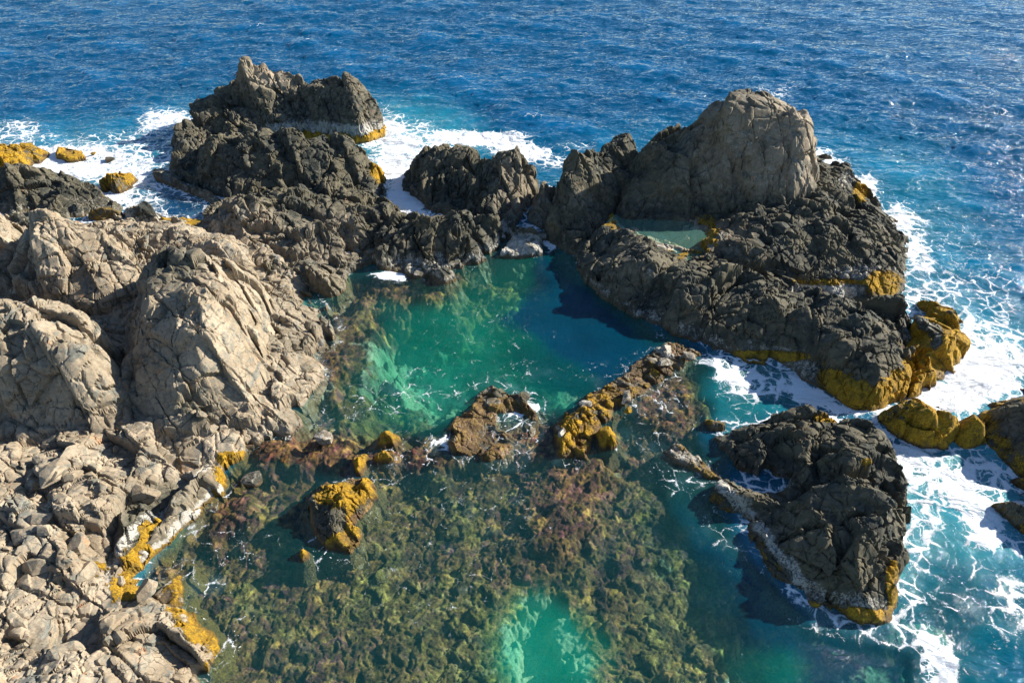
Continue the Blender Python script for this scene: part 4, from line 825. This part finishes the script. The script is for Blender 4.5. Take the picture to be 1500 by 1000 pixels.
for cu, cv, ru, rv, rot, val in [
    (60,240,110,32,0,.9),(130,232,110,26,0,.78),(150,290,60,26,0,.85),(30,195,45,20,0,.62),(120,205,70,14,0,.5),(200,205,60,22,0,.55),(240,180,45,20,0,.75),(235,240,25,20,0,.5),(190,250,60,30,0,.75),(215,290,25,20,0,.55),
    (590,235,50,45,0,.85),(600,285,34,30,0,1.05),(565,195,45,28,0,.8),(600,200,60,30,0,.55),(640,225,50,14,0,.9),(690,203,90,16,0,.85),(755,215,50,20,10,.85),(810,235,30,16,0,.55),(840,214,40,8,0,.5),(530,170,60,30,0,.4),
    (1130,134,40,9,0,.5),(1480,165,14,5,20,.6),(1215,240,30,18,30,.7),(1270,275,30,28,50,.75),(1320,325,36,36,50,.75),(1345,375,36,40,0,.72),(1375,430,60,35,0,.6),(1440,500,70,50,0,.7),(1440,545,70,45,0,.85),(1385,580,80,26,0,.97),(1450,440,60,60,0,.45),(1400,360,60,60,0,.36),
    (1300,610,40,20,0,.8),(1330,680,50,50,0,.8),(1400,705,80,45,10,.78),(1440,760,50,40,0,.82),(1345,760,34,60,0,.6),(1345,830,26,60,0,.5),(1420,830,60,30,20,.45),(1400,880,90,30,0,.38),(1480,880,40,60,0,.52),(1378,965,46,48,0,.74),(1355,925,20,30,0,.7),(1460,700,50,50,0,.72),
    (1080,540,60,20,20,.72),(1170,575,70,20,20,.92),(1110,565,50,24,0,.62),(1230,600,40,14,10,.9),(1040,520,30,12,0,.7),(1280,645,20,30,0,.75),
    (600,572,100,18,5,.42),(525,595,26,34,30,.41),(560,600,50,18,0,.39),(690,562,60,14,-10,.39),(480,620,30,20,0,.40),(620,545,60,10,0,.36),(770,545,60,18,0,.34),(870,550,50,20,0,.32),
    (752,602,36,9,5,.85),(735,615,50,22,0,.5),(640,648,45,18,0,.56),(600,665,60,14,0,.42),(740,725,36,16,0,.40),(573,401,30,8,8,.95),(560,690,40,16,0,.5),(450,770,20,40,0,.5),(500,700,60,20,0,.42),(960,580,60,40,0,.42),(960,640,50,40,0,.36),
    (1135,710,30,14,0,.6),(1000,700,50,30,30,.46),(1060,770,30,40,-40,.40),(1130,840,60,14,50,.44),(1200,915,60,10,10,.46),(1100,800,20,60,-40,.38),(300,840,20,30,0,.5),(335,710,30,12,0,.52),(285,770,12,30,40,.5),(330,790,60,30,0,.38),(350,900,40,60,0,.34),(330,950,14,40,0,.5),(420,640,40,14,0,.42),(700,480,120,60,0,.27),(640,780,200,150,0,.26),(800,352,14,20,0,.7)]:
    foam = np.maximum(foam, well(cu, cv, ru, rv, rot, .6) * val)
wav = 1 - .90 * calm
wav = wav * (.55 + .45 * sstep(1, 10, shore)); wav = lerp(wav, .06, well(255, 305, 60, 25)); wav = lerp(wav, .5, well(1400, 800, 150, 260)); wav = lerp(wav, .15, well(1100, 560, 80, 50))
rip = .55 + .45 * (1 - calm); rip = lerp(rip, .75, wpoly(POOL, 30)*.8)
# seabed colour zones
brown = np.full(len(uf), .66)
for e, k in [((420,680,120,50),1),((600,660,130,24),1),((740,640,130,40),1),((960,590,90,50),1),((560,480,110,60),.8),((480,520,60,100),1),((520,800,90,80),.7),((400,940,90,110),.9),((820,700,90,110),.9),((700,620,80,50),.9),((870,800,60,60),.8),((960,700,100,120),.7),((330,760,50,100),.6),((640,390,90,20),1),((1030,830,60,50),.8)]:
    brown = lerp(brown, k, well(*e))
for e, k in [((640,760,110,80),.25),((640,920,140,100),.3),((760,450,90,60),.05),((350,860,50,50),.15),((960,900,90,100),.3),((800,960,100,80),0.0),((760,430,70,50),.0)]:
    brown = lerp(brown, k, well(*e))
sand = np.zeros(len(uf))
for e, k in [((810,945,80,80),.95),((650,520,130,60),.8),((780,560,110,40),.7),((920,640,30,60),.4),((960,860,30,60),.4),((880,470,60,50),.5),((1110,990,30,24),.7),((1290,990,120,40),.6)]:
    sand = np.maximum(sand, well(*e) * k)
sand = np.maximum(sand, openw * .8)
MAPS = {}
for nm, m in dict(depth=depth, shore=shore, body=body, foam=foam, wav=wav, rip=rip, brown=brown, sand=sand, calm=calm).items():
    MAPS[nm] = m.reshape(len(VS), len(US), -1).astype(F32)
def samp(nm, u, v):
    M = MAPS[nm]; x = np.clip((u - US[0]) / 4, 0, len(US) - 1.001); y = np.clip((v - VS[0]) / 4, 0, len(VS) - 1.001)
    i, j = x.astype(int), y.astype(int); fx = (x - i)[:, None]; fy = (y - j)[:, None]
    o = (M[j, i] * (1 - fx) + M[j, i + 1] * fx) * (1 - fy) + (M[j + 1, i] * (1 - fx) + M[j + 1, i + 1] * fx) * fy
    return o[:, 0] if o.shape[1] == 1 else o
print('maps', time.time() - T0)

# fan shaped grid around the viewpoint: fine near, coarse far, out to the horizon
def fan(rows, cols, y0, y1, far):
    # y spacing follows what the eye resolves
    v = np.linspace(1250, -40, rows)
    yn = (CP - (v - 500) / 1000 * SP) * CAMH / (SP + (v - 500) / 1000 * CP)
    ys = np.concatenate([yn, np.geomspace(yn[-1] * 1.03, far, 60)])
    s = np.linspace(-1, 1, cols); ext = np.array([1.15, 1.5, 2.2, 4, 10]); s = np.concatenate([-ext[::-1], s, ext])
    X = (14 + .66 * ys)[:, None] * s[None]; Y = np.repeat(ys[:, None], len(s), 1)
    return X, Y
# waves ---------------------------------------------------------------
def tile(N, L, wind, az, seed, cut):
    rs = np.random.RandomState(seed)
    k1 = np.fft.fftfreq(N, L / N) * 2 * math.pi; kx, ky = np.meshgrid(k1, k1); k = np.hypot(kx, ky); k[0, 0] = 1
    Lw = wind ** 2 / 9.81
    wd = (kx * math.sin(az) + ky * math.cos(az)) / k
    Ph = np.exp(-1 / (k * Lw) ** 2) / k ** 3.7 * (.05 + .95 * wd ** 4) * np.exp(-(k * cut) ** 2); Ph[0, 0] = 0
    A = (rs.randn(N, N) + 1j * rs.randn(N, N)) * np.sqrt(Ph)
    h = np.fft.ifft2(A).real; sc = 1 / h.std(); h *= sc
    dx = np.fft.ifft2(-1j * kx / k * A).real * sc; dy = np.fft.ifft2(-1j * ky / k * A).real * sc
    return np.stack([h, dx, dy], -1).astype(F32), L
TA = tile(512, 61.0, 4.4, math.radians(200), 1, .05); TB = tile(512, 31.0, 2.4, math.radians(175), 2, .03); TC = tile(512, 13.0, 1.3, math.radians(215), 3, .015)
def tsample(T, x, y, rot):
    M, L = T; N = M.shape[0]; c, s = math.cos(rot), math.sin(rot)
    a = (x * c - y * s) / L * N; b = (x * s + y * c) / L * N
    i = np.floor(a).astype(int); j = np.floor(b).astype(int); fx = (a - i)[:, None].astype(F32); fy = (b - j)[:, None].astype(F32)
    i0, i1, j0, j1 = i % N, (i + 1) % N, j % N, (j + 1) % N
    o = (M[j0, i0] * (1 - fx) + M[j0, i1] * fx) * (1 - fy) + (M[j1, i0] * (1 - fx) + M[j1, i1] * fx) * fy
    return o[:, 0], o[:, 1] * c + o[:, 2] * s, -o[:, 1] * s + o[:, 2] * c
X, Y = fan(1150, 1250, 0, 0, 9000)
ny, nx = X.shape; x = X.ravel(); y = Y.ravel()
p2 = np.stack([x, y], 1).astype(F32)
u, v = uv_of(x, y); v = np.maximum(v, -290)
pxm = 1000 / np.maximum(y * CP + CAMH * SP, 1)          # survey pixels per metre
wr = np.stack([fbm(p2 * .35, 4, 5), fbm(p2 * .35 + 50, 4, 6)], 1) * 1.1
lim = np.clip(1 - (y - 90) / 60, 0, 1)
wu, wv_ = u + wr[:, 0] * pxm * lim, v + wr[:, 1] * pxm * .6 * lim
W = samp('wav', u, v); far = np.clip(1 - (y - 400) / 1200, 0, 1)
ha, ax_, ay_ = tsample(TA, x, y, .12); hb, bx_, by_ = tsample(TB, x, y, -.22); hc, qx_, qy_ = tsample(TC, x, y, .4)
gust = .8 + .35 * fbm(p2 * .04, 3, 8)
z = W * far * gust * (.13 * ha + .062 * hb + .018 * hc)
cx = W * far * (.10 * ax_ + .04 * bx_ + .022 * qx_); cy = W * far * (.10 * ay_ + .04 * by_ + .022 * qy_)
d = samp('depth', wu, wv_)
KA = np.array([.27, .075, .11], F32)
cf = samp('calm', u, v)
T = np.exp(-KA[None] * (d * 1.25)[:, None]) * np.where(d > 6, .0, 1)[:, None]
T = T * (1 - sstep(4.5, 6, d))[:, None]
fo_ = samp('foam', wu, wv_)
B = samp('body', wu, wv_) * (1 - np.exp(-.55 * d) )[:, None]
crest = sstep(1.2, 2.6, ha + .4 * hb) * (1 - cf)
mil = np.clip(fo_ - .35 + .35 * fbm(p2 * 1.1, 4, 91), 0, .75)[:, None] * (.62 - .3 * cf[:, None]); B = B * (1 - mil) + np.array([.16, .34, .40]) * mil
B = B * (1 + .25 * fbm(p2 * .5, 3, 44)[:, None]) * (1 + .35 * sstep(.3, 2, ha) * (1 - cf))[:, None]
fo = samp('foam', wu, wv_); fo = np.where(fo < .55, fo * (1 - .17 * cf), fo) * (1 + .18 * fbm(p2 * .6, 3, 12)) 
fo = np.maximum(fo, .40 * sstep(2.35, 3.1, ha + .35 * hb + .5 * fbm(p2 * .08, 2, 3)) * (1 - cf) * np.clip(1 - (y - 130) / 50, 0, 1))
z = z + .05 * np.clip(fo - .6, 0, 1) * (fbm(p2 * 2.5, 3, 14) + .6)
vz = np.stack([x + cx, y + cy, z], 1)
A = np.stack([np.clip(fo, 0, 1.2), samp('rip', u, v) * np.clip(80 / np.maximum(y, 1), .8, 1), fo * 0], 1)
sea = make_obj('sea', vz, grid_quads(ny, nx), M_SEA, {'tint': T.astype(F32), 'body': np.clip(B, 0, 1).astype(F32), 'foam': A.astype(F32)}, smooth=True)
tag(sea, 'deep blue open sea running into a clear green rock pool and shallow reef', 'sea', kind='structure')
print('sea', time.time() - T0)

# seabed --------------------------------------------------------------
X, Y = fan(1050, 1150, 0, 0, 9000)
ny, nx = X.shape; x = X.ravel(); y = Y.ravel(); p2 = np.stack([x, y], 1).astype(F32)
u, v = uv_of(x, y); v = np.maximum(v, -290)
pxm = 1000 / np.maximum(y * CP + CAMH * SP, 1)
wr = np.stack([fbm(p2 * .6, 5, 25, .6), fbm(p2 * .6 + 50, 5, 26, .6)], 1) * 2.0
d = samp('depth', u + wr[:, 0] * pxm, v + wr[:, 1] * pxm * .7)
sa = samp('sand', u + wr[:, 0] * pxm, v + wr[:, 1] * pxm * .7); br = samp('brown', u + wr[:, 1] * pxm * 1.5, v + wr[:, 0] * pxm)
ql = p2 + .25 * np.stack([fbm(p2 * 2.2, 2, 61), fbm(p2 * 2.2 + 7, 2, 62)], 1)
F1, F2, V1, I1 = cells(ql / .66, 51, True); G1, G2, V2, I2 = cells(ql / .34 + 3, 52, True); H1, H2, V3, I3 = cells(ql / .16 + 9, 53, True)
amp = 1 - .5 * sa
zb = -d + amp * ((.13 * (.1 + _r(I1, 3) ** 3 * 2.2)) * np.sqrt(np.clip(1 - (F1 / .75) ** 2, 0, 1)) - .12 + .05 * _r(I2, 3) * np.sqrt(np.clip(1 - (G1 / .7) ** 2, 0, 1)) + .07 * np.sqrt(np.clip(1 - (H1 / .7) ** 2, 0, 1)))
zb += .30 * amp * fbm(p2 * .45, 4, 55) * np.clip(d, .3, 1.2) + .05 * fbm(p2 * 6, 4, 56, .7)
zb = np.where(d < 4, np.minimum(zb, .03 + .10 * fbm(p2 * 3, 3, 57)), zb)
far = np.clip((y - 150) / 200, 0, 1); zb = zb * (1 - far) - 9 * far
PB = np.array([[.20,.075,.045],[.26,.13,.045],[.13,.055,.05],[.34,.20,.05],[.20,.065,.075],[.17,.12,.05],[.42,.24,.05],[.09,.045,.05]])
PG = np.array([[.21,.135,.045],[.31,.19,.055],[.14,.10,.05],[.37,.25,.06],[.22,.155,.08],[.32,.16,.05],[.10,.075,.045],[.50,.38,.09]])
def pal(I, k):
    i = (_r(I, k) * 8).astype(int) % 8
    return PB[i], PG[i]
a1, g1 = pal(I1, 7); a2, g2 = pal(I2, 8); a3, g3 = pal(I3, 9)
brw = sstep(.2, .75, br + .10 + .75 * fbm(p2 * .55, 4, 58, .6))[:, None]
q3 = fbm(p2 * 4.5, 4, 80, .65)[:, None]; cb = (a1 * .25 + a2 * .35 + a3 * .4) * brw + (g1 * .25 + g2 * .4 + g3 * .35) * (1 - brw)
cb = cb * (.80 + 1.15 * q3) * (1 + .55 * fbm(p2 * .4, 3, 83))[:, None]
cb = cb * (.5 + .9 * (_r(I2, 15) ** 2))[:, None]
pit = sstep(0, .3, F2 - F1) * .0 + 1
sc_ = np.array([.40, .40, .28]) * (.75 + .35 * fbm(p2 * 1.2, 4, 59))[:, None]
sw = sstep(.38, .66, sa + .55 * fbm(p2 * 1.0, 5, 60, .6))[:, None] * .9
cb = cb * (1 - sw) + sc_ * sw
bed = make_obj('seabed', np.stack([x, y, zb], 1), grid_quads(ny, nx), M_BED, {'bedcol': np.clip(cb, 0, 1).astype(F32)}, smooth=True)
tag(bed, 'weedy cobbled reef floor with patches of pale sand under the clear water', 'seabed', kind='structure')

# tide pool water -------------------------------------------------------
m, t = new_mat('tide_pool_water')
geo = t.n('ShaderNodeNewGeometry').outputs['Position']
bp = t.n('ShaderNodeBump', {'Strength': .5, 'Distance': .02, 'Height': t.noise(geo, 5, 3)})
un = t.n('ShaderNodeBsdfTransparent', {'Color': (.86, .96, .90, 1)}); bo = t.n('ShaderNodeBsdfDiffuse', {'Color': (.035, .085, .07, 1)})
ad = t.n('ShaderNodeAddShader', {0: un.outputs[0], 1: bo.outputs[0]})
mx = t.n('ShaderNodeMixShader', {0: schlick(t), 1: ad.outputs[0], 2: t.n('ShaderNodeBsdfGlossy', {'Roughness': .05, 'Normal': bp.outputs[0]}).outputs[0]})
t.n('ShaderNodeOutputMaterial', {0: mx.outputs[0]})
pl = np.array([at(*c)[:2] for c in [(884,344,1.2),(888,326,1.2),(900,314,1.2),(935,308,1.2),(975,312,1.2),(1010,326,1.2),(1040,346,1.2),(1046,366,1.2),(1020,384,1.2),(975,376,1.2),(930,360,1.2),(900,352,1.2)]])
k = len(pl); c = pl.mean(0); vv = np.concatenate([[list(c) + [1.2]], np.c_[pl, np.full(k, 1.2)]]); ff = np.array([[0, 1 + i, 1 + (i + 1) % k] for i in range(k)])
tp = make_obj('tide_pool', vv, ff, m, tris=True); tag(tp, 'still shallow greenish tide pool on the terrace below the tower', 'tide pool', kind='structure')
print('done', time.time() - T0)
